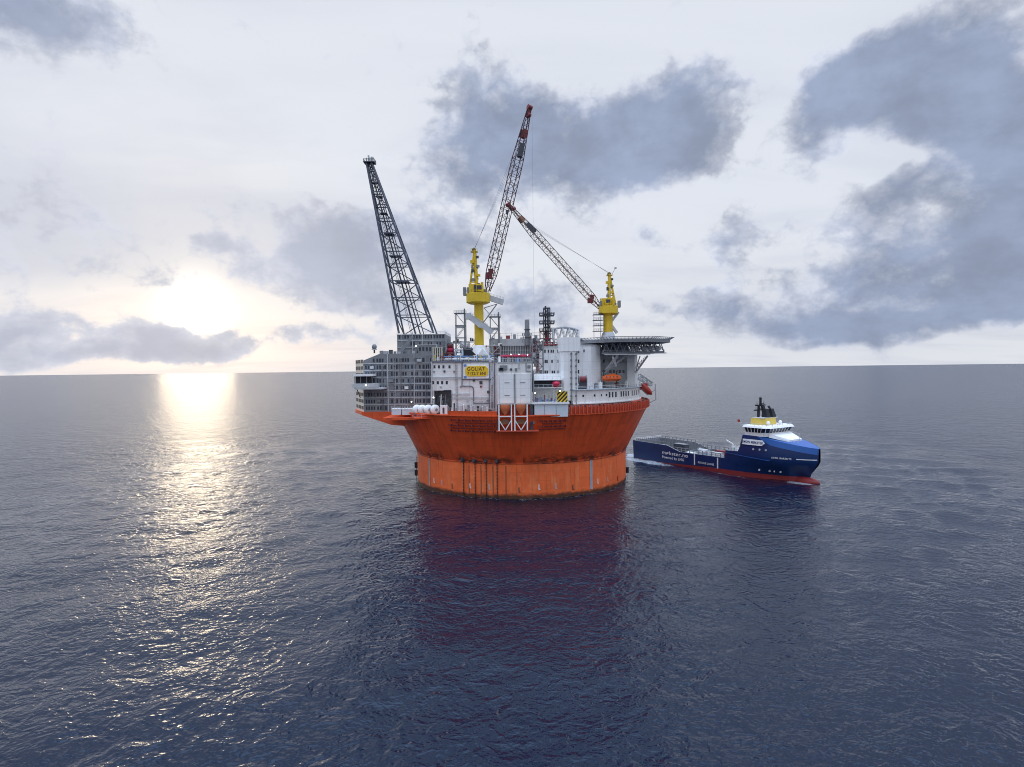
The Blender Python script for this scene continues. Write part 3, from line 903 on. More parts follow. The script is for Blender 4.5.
def build_deck_left():
    # four plump white drums
    for i, px in enumerate((417, 422.5, 428.3, 435)):
        p = W(px, 409.6, 222.5 - i*.6)
        nm = ['leftmost', 'second from left', 'third from left', 'rightmost'][i]
        t = thing('white_drum', nm + ' of four plump white drums on the left rim', 'drum', (p.x, p.y, p.z-2.1), 'white drums on the left rim')
        m = MB(); d = Vector((math.cos(R(-52)), math.sin(R(-52)), 0))
        prof = [(-1.0, .9), (-.85, 1.5), (-.4, 1.85), (.4, 1.85), (.85, 1.5), (1.0, .9)]
        n = 16; a = Vector((-d.y, d.x, 0)); vs = []
        for (o, r) in prof:
            for k in range(n):
                u = 2*math.pi*k/n; vs.append(p + d*o + (a*math.cos(u)+Vector((0,0,1))*math.sin(u))*r)
        fs = [(j*n+k, (j+1)*n+k, (j+1)*n+(k+1)%n, j*n+(k+1)%n) for j in range(len(prof)-1) for k in range(n)]
        fs += [tuple(range(n)), tuple(range(len(vs)-1, len(vs)-n-1, -1))]
        m.add(vs, fs); m.build('shell', white2, t, True)
        MB().tube(p+d*.95, p+d*1.25, .6, .5, 12).build('end_cap', midgrey, t)
        s = MB(); s.box(p.x-1.1, p.x-.7, p.y-.5, p.y+.5, p.z-2.25, p.z-1.2); s.box(p.x+.7, p.x+1.1, p.y-.5, p.y+.5, p.z-2.25, p.z-1.2); s.build('saddle', darksteel, t)
    for i, (a, b_, lab) in enumerate(((391.5, 401, 'pale railed deck box at the left end of the rim'), (402, 413, 'pale railed deck box next to the white drums'))):
        p, q = W(a, 407.5, 225), W(b_, 414.8, 225)
        t = thing('deck_box', lab, 'deck box', ((p.x+q.x)/2, 227, q.z), 'pale deck boxes on the left rim')
        MB().box(p.x, q.x, 225, 229, q.z, p.z-.8).build('body', paleblue, t)
        MB().box(p.x-.1, q.x+.1, 224.9, 229.1, p.z-.8, p.z-.45).build('lid', white2, t)
        rail([(p.x, 224.8, p.z-.5), (q.x, 224.8, p.z-.5)], 1.0, .1, 1).build('railing', palegrey, t)
    # walkway posts from the deck down to the side platform
    t = thing('rim_walkway', 'narrow railed orange walkway below the white drums', 'walkway', (-36, 222, 28))
    p, q = W(414, 416.2, 220.2), W(448, 417.5, 217.4)
    MB().box(p.x, q.x+1, 217.2, 224, q.z-.35, q.z).build('floor', hull_up, t)
    rail([(p.x, 217.4, q.z), (q.x, 217.4, q.z)], 1.1, .1, 1.6).build('railing', palegrey, t)
    k = W(443.5, 410, 219)
    b = thing('valve_cabinet', 'small white cabinet with dark hatch right of the white drums', 'cabinet', (k.x, 220, k.z-2))
    MB().box(k.x-1.3, k.x+1.3, 219, 222, k.z-2, k.z+1.7).build('body', white, b)
    MB().box(k.x-.35, k.x+.35, 218.9, 219.05, k.z-1.3, k.z+.9).build('hatch', darksteel, b)
build_deck_left()

def build_deckhouse():
    yf = 222.0
    a, c = W(431.3, 362.5, yf), W(497.5, 362.5, yf)
    x0, x1, z1 = a.x, c.x, 49.9
    root = thing('front_deckhouse', 'broad white deckhouse wall carrying the yellow name board', 'deckhouse', ((x0+x1)/2, yf, ZD-.2))
    ox0, ox1, oz1 = W(432.5, 390, yf).x, W(451, 390, yf).x, W(440, 390.5, yf).z    # recess
    w = MB(); w.box(x0, x1, yf+.0, 248, oz1, z1); w.box(ox1, x1, yf+.001, 248, ZD-.2, oz1-.003); w.box(x0, ox1, yf+6, 248, ZD-.2, oz1-.003)
    w.build('wall', white, root)
    MB().box(ox0, ox0+.5, yf+.02, yf+6, ZD-.2, oz1-.01).build('jamb', palegrey, root)
    MB().box(x0-.4, x1+.3, yf-.5, 249, z1, z1+.55).build('roof_edge', bluegrey, root)
    MB().box(x0, ox1-.05, yf+5.7, yf+5.98, ZD, oz1-.05).build('recess_lining', midgrey, root)
    fr = MB()
    for (p, q) in (((ox1, oz1), (ox1, 33)), ((ox0+4.2, oz1), (ox1, oz1))):
        fr.bar((p[0], yf-.1, p[1]), (q[0], yf-.1, q[1]), .36)
    fr.build('recess_frame', darksteel, root)
    # machinery inside the recess
    for i in range(16):
        x = ox0 + random.random()*(ox1-ox0-.6); z = 31+random.random()*6.2; s = .25+random.random()*.55
        m = MB()
        if i % 3: m.box(x-s, x+s, yf+1+random.random()*3, yf+4.6, z-s*1.2, z+s)
        else: m.tube((x, yf+2, 31), (x+.5, yf+2, z+1), .22)
        m.build('machinery', [midgrey, palegrey, darksteel, white2][i%4], root)
    for px, py in ((434.5,366.8), (439,366.8), (443.5,366.8), (449.5,366.8), (433.2,382.6), (437.8,382.6), (442.2,382.6), (446.8,382.6)):
        p = W(px, py, yf)
        window(root, p.x, yf-.03, p.z, .75, 1.15)
    for px, py, s in ((444.5,371.3,.35), (481,382.5,.55), (488.5,392,.5), (474,380,.5), (470,364.6,.35)):
        p = W(px, py, yf)
        MB().obox((p.x, yf-.15, p.z), (s, .2, s)).build('vent_cap', darksteel, root)
    # pipes on the wall
    def pipe(pts, r, m=bluegrey, o=.3):
        mb = MB(); mb.poly([W(x, y, yf-o) for x, y in pts], r); mb.build('wall_pipe', m, root)
    pipe([(462, 362), (462, 386), (471.5, 386), (473.5, 388), (473.5, 403), (489, 403)], .19)
    pipe([(489.2, 363), (489.2, 408)], .19)
    pipe([(494.5, 363), (494.5, 410)], .24)
    pipe([(462, 379.2), (491, 379.2), (493, 377)], .24)
    pipe([(492, 372), (492, 385)], .3, paleblue)
    pipe([(431.6, 362), (431.6, 404)], .3, palegrey)
    # gear along the foot of the wall
    for i in range(18):
        px = 452 + i*2.35
        p = W(px, 411, yf-2.2)
        h = .9 + (i*37 % 10)*.23
        kind = [white2, midgrey, palegrey, darksteel, paleblue][i*3 % 5]
        m = MB()
        if i % 4 == 1: m.tube((p.x, p.y, ZD-.25), (p.x, p.y, ZD+h+.9), .3); m.ball((p.x, p.y, ZD+h+.9), .34)
        else: m.box(p.x-.36, p.x+.42, p.y-.5, p.y+.9, ZD-.25, ZD+h)
        m.build('deck_fitting', kind, root)
    rail([(x0+.2, yf-.3, z1+.55), (x1, yf-.3, z1+.55)], 1.0, .09, 1.5).build('roof_railing', palegrey, root)
    for px in (456.5, 491.8):
        p_ = W(px, 380, yf-.3); lad = MB()
        for dx in (-.28, .28): lad.bar((p_.x+dx, yf-.3, ZD), (p_.x+dx, yf-.3, z1), .1)
        for q_ in range(30): lad.bar((p_.x-.28, yf-.3, ZD+.4+q_*.6), (p_.x+.28, yf-.3, ZD+.4+q_*.6), .08)
        lad.build('ladder', midgrey, root)
    for (pa, pb, zz) in ((452, 489, 397.5), (433, 461, 377.2), (452, 470, 393.8)):
        A_, B_ = W(pa, zz, yf-.25), W(pb, zz, yf-.25)
        tr_ = MB(); tr_.bar(A_, B_, .22); tr_.bar(A_+Vector((0,-.1,-.5)), B_+Vector((0,-.1,-.5)), .12)
        tr_.build('cable_tray', palegrey, root)
    for i in range(9):
        p_ = W(434+i*6.7, [371.5, 386.5, 400.5][i % 3], yf-.2)
        MB().obox((p_.x, yf-.2, p_.z), (.22+.1*(i % 3), .2, .3)).build('junction_box', [midgrey, palegrey, darksteel, redframe][i % 4], root)
    gantry = MB()
    for px in (463, 473, 483): 
        p = W(px, 408, yf-1.6); gantry.bar((p.x, p.y, ZD-.2), (p.x, p.y, ZD+4.2), .16)
    p, q = W(463, 408, yf-1.6), W(484, 408, yf-1.6)
    gantry.bar((p.x, p.y, ZD+4.2), (q.x, p.y, ZD+4.2), .16); gantry.bar((p.x, p.y, ZD+2.2), (q.x, p.y, ZD+2.2), .12)
    gantry.build('pipe_gantry', palegrey, root)
    rail([(W(449, 400, 213.5).x, 213.6, ZD+1.4), (W(497, 400, 207).x, 207.2, ZD+1.4)], .9, .09, 1.6).build('railing', palegrey, root)
    return root
build_deckhouse()

def text(body, size, m, parent, loc, rot, ext=.03, sx=1.0, name='lettering'):
    cu = bpy.data.curves.new(name, 'FONT')
    cu.body = body; cu.size = size; cu.align_x = 'CENTER'; cu.align_y = 'CENTER'; cu.extrude = ext; cu.space_character = 1.12; cu.offset = size*.008
    cu.materials.append(m)
    tmp = bpy.data.objects.new(name, cu); me = bpy.data.meshes.new_from_object(tmp); bpy.data.objects.remove(tmp)
    if not me.materials: me.materials.append(m)
    o = bpy.data.objects.new(name, me); col.objects.link(o)
    root = parent
    while root.parent is not None: root = root.parent
    of = root.get('_o', (0,0,0))
    o.parent = parent
    o.location = (loc[0]-of[0], loc[1]-of[1], loc[2]-of[2]); o.rotation_euler = rot; o.scale = (sx, 1, 1)
    return o

def build_sign():
    y = 221.35
    p0, p1 = W(465.2, 366.2, y), W(488.0, 376.2, y)
    cx, cz = (p0.x+p1.x)/2, (p0.z+p1.z)/2
    hw, hh = (p1.x-p0.x)/2, (p0.z-p1.z)/2
    t = thing('name_board', 'yellow eight-cornered name board with dark lettering on the white deckhouse', 'sign', (cx, y, cz-hh))
    q0, q1 = W(463.2, 363.8, y+.3), W(489.0, 378.4, y+.3)
    MB().box(q0.x, q1.x, y+.2, y+.5, q1.z, q0.z).build('backing', white2, t)
    c = .9; o = [(cx-hw+c, cz-hh), (cx+hw-c, cz-hh), (cx+hw, cz-hh+c), (cx+hw, cz+hh-c), (cx+hw-c, cz+hh), (cx-hw+c, cz+hh), (cx-hw, cz+hh-c), (cx-hw, cz-hh+c)]
    MB().prism_xz(o, y, y+.2).build('board', signyel, t)
    text('GOLIAT', 1.95, ink, t, (cx-.2, y-.02, cz+.82), (R(90), 0, 0), sx=.88)
    text('7122/7 ENI', 1.72, ink, t, (cx, y-.02, cz-.9), (R(90), 0, 0), sx=.80)
    for x, z in ((q0.x+.7, q0.z-.6), (q0.x+.7, q1.z+.6)):
        MB().box(x-.5, x+.5, y+.05, y+.2, z-.4, z+.4).build('mounting_plate', bluepaint, t)
build_sign()

def build_reel_house():
    yf = 206.0
    a, c = W(497.5, 362.8, yf), W(532.0, 403.5, yf)
    x0, x1, z0, z1 = a.x, c.x, c.z, a.z
    xm = (x0+x1)/2
    root = thing('hose_reel_house', 'white twin-door house overhanging the rim above two orange funnels', 'reel house', (xm, yf, 26))
    MB().box(x0, x1, yf, 219, z0, z1).build('wall', white, root)
    MB().box(x0-.2, x1+.2, yf-.35, 219.2, z1, z1+.3).build('roof', palegrey, root)
    zd1 = W(514, 374.0, yf).z
    for s in (0, 1):
        d0 = (x0+.35) if s == 0 else xm+.22; d1 = xm-.22 if s == 0 else x1-.35
        d = MB(); d.box(d0, d1, yf-.3, yf-.01, z0+.3, zd1); do = d.build('door', white2, root)
        for zz in (z0+3.0, z0+7.4):
            MB().box((d0+d1)/2-(.2 if s else -.2)-.9, (d0+d1)/2-(.2 if s else -.2)+.9, yf-.42, yf-.3, zz-.1, zz+.1).build('handle', midgrey, do)
        MB().box(d0+.1, d0+.25, yf-.36, yf-.3, z0+.5, zd1-.2).build('hinge_strip', palegrey, do)
        MB().box(d1-.25, d1-.1, yf-.36, yf-.3, z0+.5, zd1-.2).build('hinge_strip', palegrey, do)
    MB().box(xm-.2, xm+.2, yf-.2, yf-.02, z0+.2, zd1).build('door_post', midgrey, root)
    MB().box(x0-.15, x1+.15, yf-.4, yf+12, z0-.22, z0-.01).build('sill', palegrey, root)
    # things on the upper face
    for px, py, sx, sz, m in ((503.5,367.5,1.3,.75,midgrey), (501,369.5,.8,.5,darksteel), (511,369.3,.32,.32,darksteel), (516,369.5,.35,.5,midgrey), (519,366,.2,.9,palegrey), (529,366.5,.5,.45,midgrey)):
        p = W(px, py, yf); MB().obox((p.x, yf-.2, p.z), (sx, .3, sz)).build('wall_fitting', m, root)
    MB().poly([W(526, 363, yf-.3), W(526, 371, yf-.3), W(531, 371, yf-.3)], .16).build('wall_pipe', midgrey, root)
    # balcony below: floor let into the flare, dark back, white frames, two orange funnels
    zb = W(514, 430.5, 203.5).z
    MB().box(x0-.6, x1+2.2, 202.6, 210, zb-.35, zb).build('lower_floor', mat('brick_red', (0.50,0.08,0.045), .55), root)
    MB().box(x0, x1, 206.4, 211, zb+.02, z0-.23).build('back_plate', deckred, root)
    for k, px in enumerate((505.2, 521.0)):
        xc = W(px, 415, 203.2).x
        fr = MB()
        for s in (-2.15, 2.15):
            fr.bar((xc+s, 203.0, zb), (xc+s, 203.0, z0-.2), .42)
            fr.bar((xc+s, 205.8, zb), (xc+s, 205.8, z0-.2), .35)
        fr.bar((xc-2.15, 203.0, zb+4.9), (xc+2.15, 203.0, zb+4.9), .34)
        fr.build('frame', white2, root)
        br = MB(); br.bar((xc-2.1, 203.0, zb+3.6), (xc, 203.0, zb+.2), .3); br.bar((xc+2.1, 203.0, zb+3.6), (xc, 203.0, zb+.2), .3); br.build('brace', white2, root)
        f = MB(); f.lathe([(.25, z0-4.1), (.5, z0-3.6), (1.55, z0-1.9), (1.65, z0-1.0), (1.6, z0-.3)], xc, 204.6, n=16, cap=True); f.build('funnel', conebrown, root, True)
        # half round reel behind the lower frame
        m = MB(); n = 14; vs = []
        for yy in (204.0, 205.6):
            for i in range(n+1):
                u = math.pi*i/n; vs.append((xc+1.75*math.cos(u), yy, zb+2.1+1.9*math.sin(u)))
        fs = [(i, i+1, n+2+i, n+1+i) for i in range(n)] + [tuple(range(n, -1, -1)), tuple(range(n+1, 2*n+2))]
        m.add(vs, fs); m.build('hose_reel', rust, root)
    MB().box(x0-.3, x0+.5, 205.4, 206.3, zb, z0-.2).build('corner_post', darksteel, root)
    MB().box(x1-.7, x1+.3, 205.2, 206.3, zb, z0-.2).build('corner_post', darksteel, root)
    MB().box(x1+.35, x1+.8, 205.2, 206.0, zb+2, z1-3).build('hose_pipe', midgrey, root)
build_reel_house()

def build_mid_station():
    # white box on the rim right of the reel house, with the balconies stacked over it
    yf = 205.2
    a, c = W(533.2, 404.2, yf), W(568.0, 416.6, yf)
    root = thing('loading_station', 'white open-fronted loading station with striped panel on the right rim', 'loading station', ((a.x+c.x)/2, yf, c.z))
    MB().box(a.x, c.x, yf, 212, c.z, a.z).build('lower_box', paleblue, root)
    for f in (.33, .66):
        x = a.x+(c.x-a.x)*f; MB().box(x-.08, x+.08, yf-.08, yf+.02, c.z+.1, a.z-.3).build('panel_seam', midgrey, root)
    MB().box(a.x-.3, c.x+.5, yf-.5, 213, a.z, a.z+.65).build('floor', white2, root)
    zf = a.z+.65
    # back wall and upper floors
    yb = 213.0
    b0 = W(533, 378, yb); b1 = W(561, 378, yb)
    MB().box(b0.x, b1.x, yb, 222, zf, b0.z+1.5).build('back_wall', white, root)
    for z in (W(540, 387.6, 207).z, W(540, 379.8, 207).z):
        MB().box(b0.x, b1.x, 207.5, yb, z-.25, z).build('floor', white2, root)
        rail([(b0.x+.2, 207.6, z), (b1.x-.2, 207.6, z)], 1.0, .09, 1.4).build('railing', paleblue, root)
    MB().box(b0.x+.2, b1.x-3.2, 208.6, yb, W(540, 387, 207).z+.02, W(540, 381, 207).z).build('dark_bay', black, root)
    rail([(a.x, yf-.2, zf), (a.x+(c.x-a.x)*.62, yf-.2, zf)], 1.1, .1, 1.3).build('railing', bluepaint, root)
    for i in range(14):
        x = a.x + 1 + i*.52; h = .5+((i*7)%5)*.35
        m = MB()
        if i % 3 == 0: m.tube((x, 208, zf), (x, 208, zf+h+1.2), .14)
        else: m.box(x-.2, x+.25, 207.4+(i%3), 209+(i%3), zf, zf+h)
        m.build('valve_gear', [darksteel, redframe, palegrey, bluepaint, midgrey][i%5], root)
    hz = W(557, 391.3, yf+.3); hz2 = W(567.6, 403.2, yf+.3)
    h = MB(); h.box(hz.x, hz2.x, yf+.3, yf+.6, zf, hz.z); ho = h.build('striped_panel', craneyel, root)
    ho['label'] = 'yellow panel with slanting black hazard stripes'
    w_, hh = hz2.x-hz.x, hz.z-zf
    n = 2.7
    for k in range(-3, 4):                       # slanting stripes clipped to the panel
        u0 = k*w_/n*1.0; sw = w_/n*.5
        poly = []
        for (ua, va) in ((u0, 0), (u0+sw, 0), (u0+sw+hh*.95, hh), (u0+hh*.95, hh)): poly.append([ua, va])
        def clip(P, ax, lim, keep_less):
            out = []
            for i in range(len(P)):
                A, B = P[i], P[(i+1)%len(P)]
                ia = (A[ax] <= lim) if keep_less else (A[ax] >= lim); ib = (B[ax] <= lim) if keep_less else (B[ax] >= lim)
                if ia: out.append(A)
                if ia != ib:
                    t = (lim-A[ax])/(B[ax]-A[ax]); out.append([A[0]+(B[0]-A[0])*t, A[1]+(B[1]-A[1])*t])
            return out
        poly = clip(poly, 0, .06, False); poly = clip(poly, 0, w_-.06, True) if poly else poly
        if len(poly) >= 3:
            MB().prism_xz([(hz.x+u, zf+v) for u, v in poly], yf+.25, yf+.3).build('stripe', hazblack, ho)
    t = W(556.3, 383.8, 207.2)
    tk = thing('crimson_tank', 'crimson round-ended tank on the balcony above the striped panel', 'tank', (t.x, 208, t.z-1.4))
    MB().ball((t.x, 208.6, t.z), 1.35, 14, 8, sx=1.15, sy=1.3, sz=.8).build('shell', crimson, tk, True)
    MB().box(t.x-.9, t.x+.9, 208, 209, t.z-1.5, t.z-.9).build('saddle', crimson, tk)
    # dark stair and pipe tower between this station and the pipe rack
    st = thing('stair_tower', 'dark steel stair tower left of the white living quarters', 'stair tower', (W(538,360,214).x, 214, 40))
    x0, x1 = W(532.5, 360, 214).x, W(543.5, 360, 214).x
    fr = MB()
    zs = [39, 42, 45, 48, 51, 54, 57]
    for x in (x0, x1):
        for y in (214, 219): fr.bar((x, y, 38.5), (x, y, 57), .26)
    fr.build('frame', midgrey, st)
    for i, z in enumerate(zs):
        MB().box(x0, x1, 214, 219, z-.1, z).build('landing', darksteel, st)
        rail([(x0, 213.9, z), (x1, 213.9, z)], 1.0, .1, 1.2).build('railing', midgrey, st)
        if i < 6:
            p, q = ((x0+.4, 215, z), (x1-.4, 215, z+3))
            if i % 2: p, q = ((x1-.4, 215, z), (x0+.4, 215, z+3))
            MB().bar(p, q, .9, .2).build('stair_flight', darksteel, st)
            MB().box(x0+.6+i%3, x0+1.6+i%3, 217, 218.5, z, z+1.6+.3*(i%2)).build('cabinet', [palegrey, darksteel, midgrey][i%3], st)
build_mid_station()
flood(535.2, 393.2, 205.6, 'lit floodlight at the left end of the loading station', .4)
flood(560, 391.0, 204.6, 'lit floodlight just above the black striped panel', .34)

def build_quarters():
    root = thing('living_quarters', 'white multi-storey living quarters with small windows below the helideck', 'living quarters', (27, 230, ZD))
    # left block with four rows of windows
    y1 = 222.0
    a, c = W(541.5, 347.5, y1), W(563, 347.5, y1)
    MB().box(a.x, c.x+1, y1, 250, ZD-.2, a.z).build('left_block', white, root)
    for py, pxs in ((351.2, (545,548.5,551.3,553.3,558)), (361.4, (545.3,547,552,558.3)), (372.2, (545.2,547.2,552.3,554.3,558.2)), (377.8, (542,548.5,555.3))):
        for px in pxs:
            p = W(px, py, y1); window(root, p.x, y1-.03, p.z, .55, 1.15 if py != 377.8 else 1.5)
    MB().box(a.x-.3, c.x, y1-.4, 250, a.z, a.z+.35).build('roof', palegrey, root)
    # big round-cornered tower
    y2 = 210.5
    t0, t1 = W(560.8, 350, y2), W(577.5, 350, y2)
    zt = W(568, 337.3, y2).z; zm = W(568, 351.2, y2).z
    MB().prism([(t0.x, y2+1), (t0.x+1, y2), (t1.x-.6, y2), (t1.x, y2+.6), (t1.x, 226), (t0.x, 226)], 35.6, zm-.01).build('tower', white2, root)
    MB().prism([(t0.x-.2, y2+.8), (t0.x+.8, y2-.25), (t1.x+.4, y2-.25), (t1.x+1.1, y2+.5), (t1.x+1.1, 228), (t0.x-.2, 228)], zm, zt).build('tower_head', white2, root)
    # right block and its chamfer
    y3 = 218.0
    r0, r1, r2 = W(577, 346, y3), W(591, 346, y3), W(600.3, 346, y3+6)
    zr = W(590, 345.5, y3).z; zr0 = W(590, 388, y3).z
    MB().prism([(t1.x-.05, y3), (r1.x, y3), (r2.x, y3+6), (r2.x, 246), (t1.x-.05, 246)], 36, zr).build('right_block', white2, root)
    for py in (350.8, 361.3, 371.8):
        p = W(578.5, py, y3); window(root, p.x, y3-.03, p.z, .55, 1.3)
        if py < 355: 
            p = W(584, py, y3); window(root, p.x, y3-.03, p.z, .45, 1.0)
    f = MB(); f.prism([(t1.x-.05, y3-.25), (r1.x+.1, y3-.25), (r2.x+.15, y3+5.8), (r2.x+.15, 247), (t1.x-.05, 247)], zr, zr+.35); f.build('roof', palegrey, root)
    # drain pipes at the tower corner
    for px, r in ((571.3, .2), (576.2, .16)):
        m = MB(); m.poly([W(px, 352, y2-.35), W(px, 404, y2-.35)], r); m.build('wall_pipe', midgrey, root)
        for k in range(8):
            p = W(px, 354+k*6, y2-.3); MB().obox(p, (.32, .2, .2)).build('pipe_clamp', darksteel, root)
    # recessed rear wall with windows, helideck's shade put into its grey; right wing
    y4 = 238.0
    s0, s1 = W(599, 350, y4), W(629, 350, y4)
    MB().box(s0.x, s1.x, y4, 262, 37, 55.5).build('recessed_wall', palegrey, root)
    for py in (361, 371.5):
        for px in (604, 610.5, 614, 620, 623.5):
            p = W(px, py, y4); window(root, p.x, y4-.03, p.z, .9, 1.3)
    y5 = 236.0
    u0, u1 = W(627, 355, y5), W(639.5, 355, y5)
    MB().prism([(u0.x, y5), (u1.x-2, y5), (u1.x, y5+4), (u1.x, 262), (u0.x, 262)], 37, 53.5).build('right_wing', white2, root)
    # curved lower storey following the rim
    RR = 51.0
    A0, A1 = on_ring(572.5, RR), math.pi*.47
    zw0, zw1 = 34.6, 39.3
    m = MB(); m.lathe([(RR, zw0), (RR, zw1), (RR-9, zw1), (RR-9, zw0), (RR, zw0)], *PC, n=48, a0=ring_u(A0), a1=ring_u(A1)); lw = m.build('lower_storey', white, root)
    m = MB(); m.lathe([(RR+.9, zw1), (RR+.9, zw1+.3), (RR-9.2, zw1+.3), (RR-9.2, zw1), (RR+.9, zw1)], *PC, n=48, a0=ring_u(A0), a1=ring_u(A1)); m.build('promenade', paleblue, root)
    m = MB(); m.lathe([(RR+.5, zw0-.35), (RR+.5, zw0), (RR-6, zw0), (RR-6, zw0-.35), (RR+.5, zw0-.35)], *PC, n=48, a0=ring_u(A0), a1=ring_u(A1)); m.build('ledge', white2, root)
    m = MB(); m.lathe([(RR-3.5, ZD-.3), (RR-3.5, zw0-.3)], *PC, n=48, a0=ring_u(A0), a1=ring_u(A1)); m.build('plinth', white, root)
    for px in (583.3, 594.5, 601.5, 606.5):
        t = on_ring(px, RR); p = ring_pt(t, RR+.03, 37.2); window(lw, p.x, p.y, p.z, .7 if px != 601.5 else .4, .8, ring_u(t))
    for px in (609.6, 612.6, 615.9, 621.2, 623.6, 626.0, 628.4, 632.2, 634.2, 636.2, 638.2, 640.0):
        t = on_ring(px, RR); p = ring_pt(t, RR+.03, 37.2); window(lw, p.x, p.y, p.z, .78, 2.0, ring_u(t), name='tall_window')
    rl = MB(); n = 26
    rail([ring_pt(A0+(A1-A0)*i/n, RR+.8, zw1+.3) for i in range(n+1)], 1.1, .1, 2.2, rl); rl.build('railing', white2, root)
    rl = MB(); rail([ring_pt(A0+(A1-A0)*i/n, RT+.2, ZD+2.45) for i in range(n+1)], .8, .1, 2.2, rl); rl.build('railing', redframe, root)
    # small gear on the plinth deck and on the promenade
    for i in range(22):
        t = A0 + (A1-A0)*(i+.5)/22
        p = ring_pt(t, RR+1.3, ZD-.25); h = 1.6+((i*13) % 7)*.22
        piece('deck_locker', (i*5) % 4, lambda m: m.box(-.4,.4,-.4,.4,0,2.1+.35*((i*5)%4)), [white2, darksteel, palegrey, midgrey][(i*5) % 4], root, p, ring_u(t))
    for i in range(16):
        t = A0 + (A1-A0)*(i+.4)/16
        p = ring_pt(t, RR-2.2-(i%3), zw1+.32)
        piece('promenade_gear', i % 5, lambda m: (m.box(-.5,.5,-.5,.5,0,1.0+.3*(i%5)), m.tube((0,0,0),(0,0,1.9+.2*(i%5)),.12)), [darksteel, palegrey, redframe, midgrey, white2][i % 5], root, p, ring_u(t))
    # red reel on the promenade by the tower
    q = W(583, 379.5, 212); m = MB(); m.tube((q.x-1.3, q.y+1, q.z), (q.x+1.3, q.y+1, q.z), 1.15, n=14); rr_ = m.build('hose_reel', redframe, root)
    m = MB(); m.tube((q.x-1.5, q.y+1, q.z), (q.x-1.25, q.y+1, q.z), 1.6, n=14); m.tube((q.x+1.25, q.y+1, q.z), (q.x+1.5, q.y+1, q.z), 1.6, n=14); m.build('reel_flange', midgrey, rr_)
    MB().box(q.x-1.3, q.x+1.3, q.y+.3, q.y+1.8, 39.6, q.z-1).build('reel_stand', darksteel, root)
    return root
build_quarters()

def build_helideck():
    Y0 = 232.0
    l, r = W(581, 339.5, Y0-8), W(669, 338, Y0)
    cx = (l.x+r.x)/2; rad = (r.x-l.x)/2/math.cos(R(22.5))
    zt = W(626, 337.6, Y0-17).z
    root = thing('helideck', 'dark eight-sided helideck on trusses above the living quarters', 'helideck', (cx, Y0, 52))
    oc = [(cx+rad*math.cos(R(22.5+45*k)), Y0+rad*math.sin(R(22.5+45*k))) for k in range(8)]
    o2 = [(cx+(rad-1.6)*math.cos(R(22.5+45*k)), Y0+(rad-1.6)*math.sin(R(22.5+45*k))) for k in range(8)]
    MB().prism(o2, zt-1.5, zt-.25).build('deck', bluegrey, root)
    # safety net frames leaning outward, one per side
    for k in range(8):
        a0, a1 = Vector((*o2[k], zt-.5)), Vector((*o2[(k+1)%8], zt-.5)); b0, b1 = Vector((*oc[k], zt+.35)), Vector((*oc[(k+1)%8], zt+.35))
        m = MB(); m.bar(b0, b1, .2); m.bar(a0, b0, .16)
        for i in range(1, 11): m.bar(a0.lerp(a1, i/10), b0.lerp(b1, i/10), .14)
        m.bar(a0.lerp(b0, .5), a1.lerp(b1, .5), .12)
        m.build('safety_net', bluegrey, root)
        e = MB(); e.bar(Vector((*o2[k], zt-.9)), Vector((*o2[(k+1)%8], zt-.9)), .3, 1.3); e.build('edge_beam', midgrey, root)
    # space frame below
    zb = W(630, 352.3, Y0-12).z
    x0, x1 = W(603, 350, Y0-12).x, W(664, 350, Y0-12).x
    ys = [Y0-12, Y0-4, Y0+4, Y0+12]
    n = 9
    for y in ys:
        tr = MB(); xs = [x0+(x1-x0)*i/n for i in range(n+1)]
        tr.bar((x0, y, zb), (x1, y, zb), .5)
        for i in range(n):
            xm = (xs[i]+xs[i+1])/2
            tr.bar((xs[i], y, zb), (xm, y, zt-1.6), .3); tr.bar((xm, y, zt-1.6), (xs[i+1], y, zb), .3)
        tr.build('truss', bluegrey, root)
    cr = MB()
    for i in range(n+1):
        x = x0+(x1-x0)*i/n
        cr.bar((x, ys[0], zb), (x, ys[-1], zb), .3)
        for j in range(3): cr.bar((x, ys[j], zb), (x, ys[j+1], zt-1.6), .22)
    cr.build('cross_bracing', bluegrey, root)
    MB().box(x0-.5, x1+.8, ys[0]-.6, ys[0]+1.0, zb-.55, zb-.26).build('catwalk', midgrey, root)
    rail([(x0, ys[0]-.5, zb-.3), (x1, ys[0]-.5, zb-.3)], 1.1, .1, 1.6).build('railing', midgrey, root)
    # under-deck boxes and pale fans seen through the truss
    for i, px in enumerate((606, 611, 617, 624, 634, 645, 651, 657)):
        p = W(px, 348.5, Y0-6)
        m = MB()
        if i > 3: m.ball(p, 1.3, 10, 6, sx=1.2, sz=.8)
        else: m.box(p.x-1.1, p.x+1.1, p.y, p.y+2, p.z-1, p.z+1.4)
        m.build('under_deck_unit', [midgrey, darksteel, bluegrey, midgrey, white2, white2, white2, palegrey][i], root)
    # white raking struts
    def strut(p, q, w): MB().bar(W(*p), W(*q), w).build('strut', white2, root)
    strut((602.5, 374.5, 233), (618, 355, 222), .8)
    strut((603, 374.0, 236), (627, 355, 230), .55)
    strut((612.5, 356, 222), (616, 366, 226), .6)
    strut((604, 354.3, 220), (650, 353.8, 220), .6)
    strut((635.5, 373, 238), (647.5, 356, 224), .5)
    strut((635, 372, 240), (640, 356, 232), .35)
    m = MB()
    for k in range(5):
        m.bar(W(636+2.2*k, 371-3*k, 236), W(638.6+1.6*k, 363-1.6*k, 232), .22)
    m.build('strut_bracing', midgrey, root)
    # lattice fence over the left end and the netted frame roof behind
    return root
build_helideck()

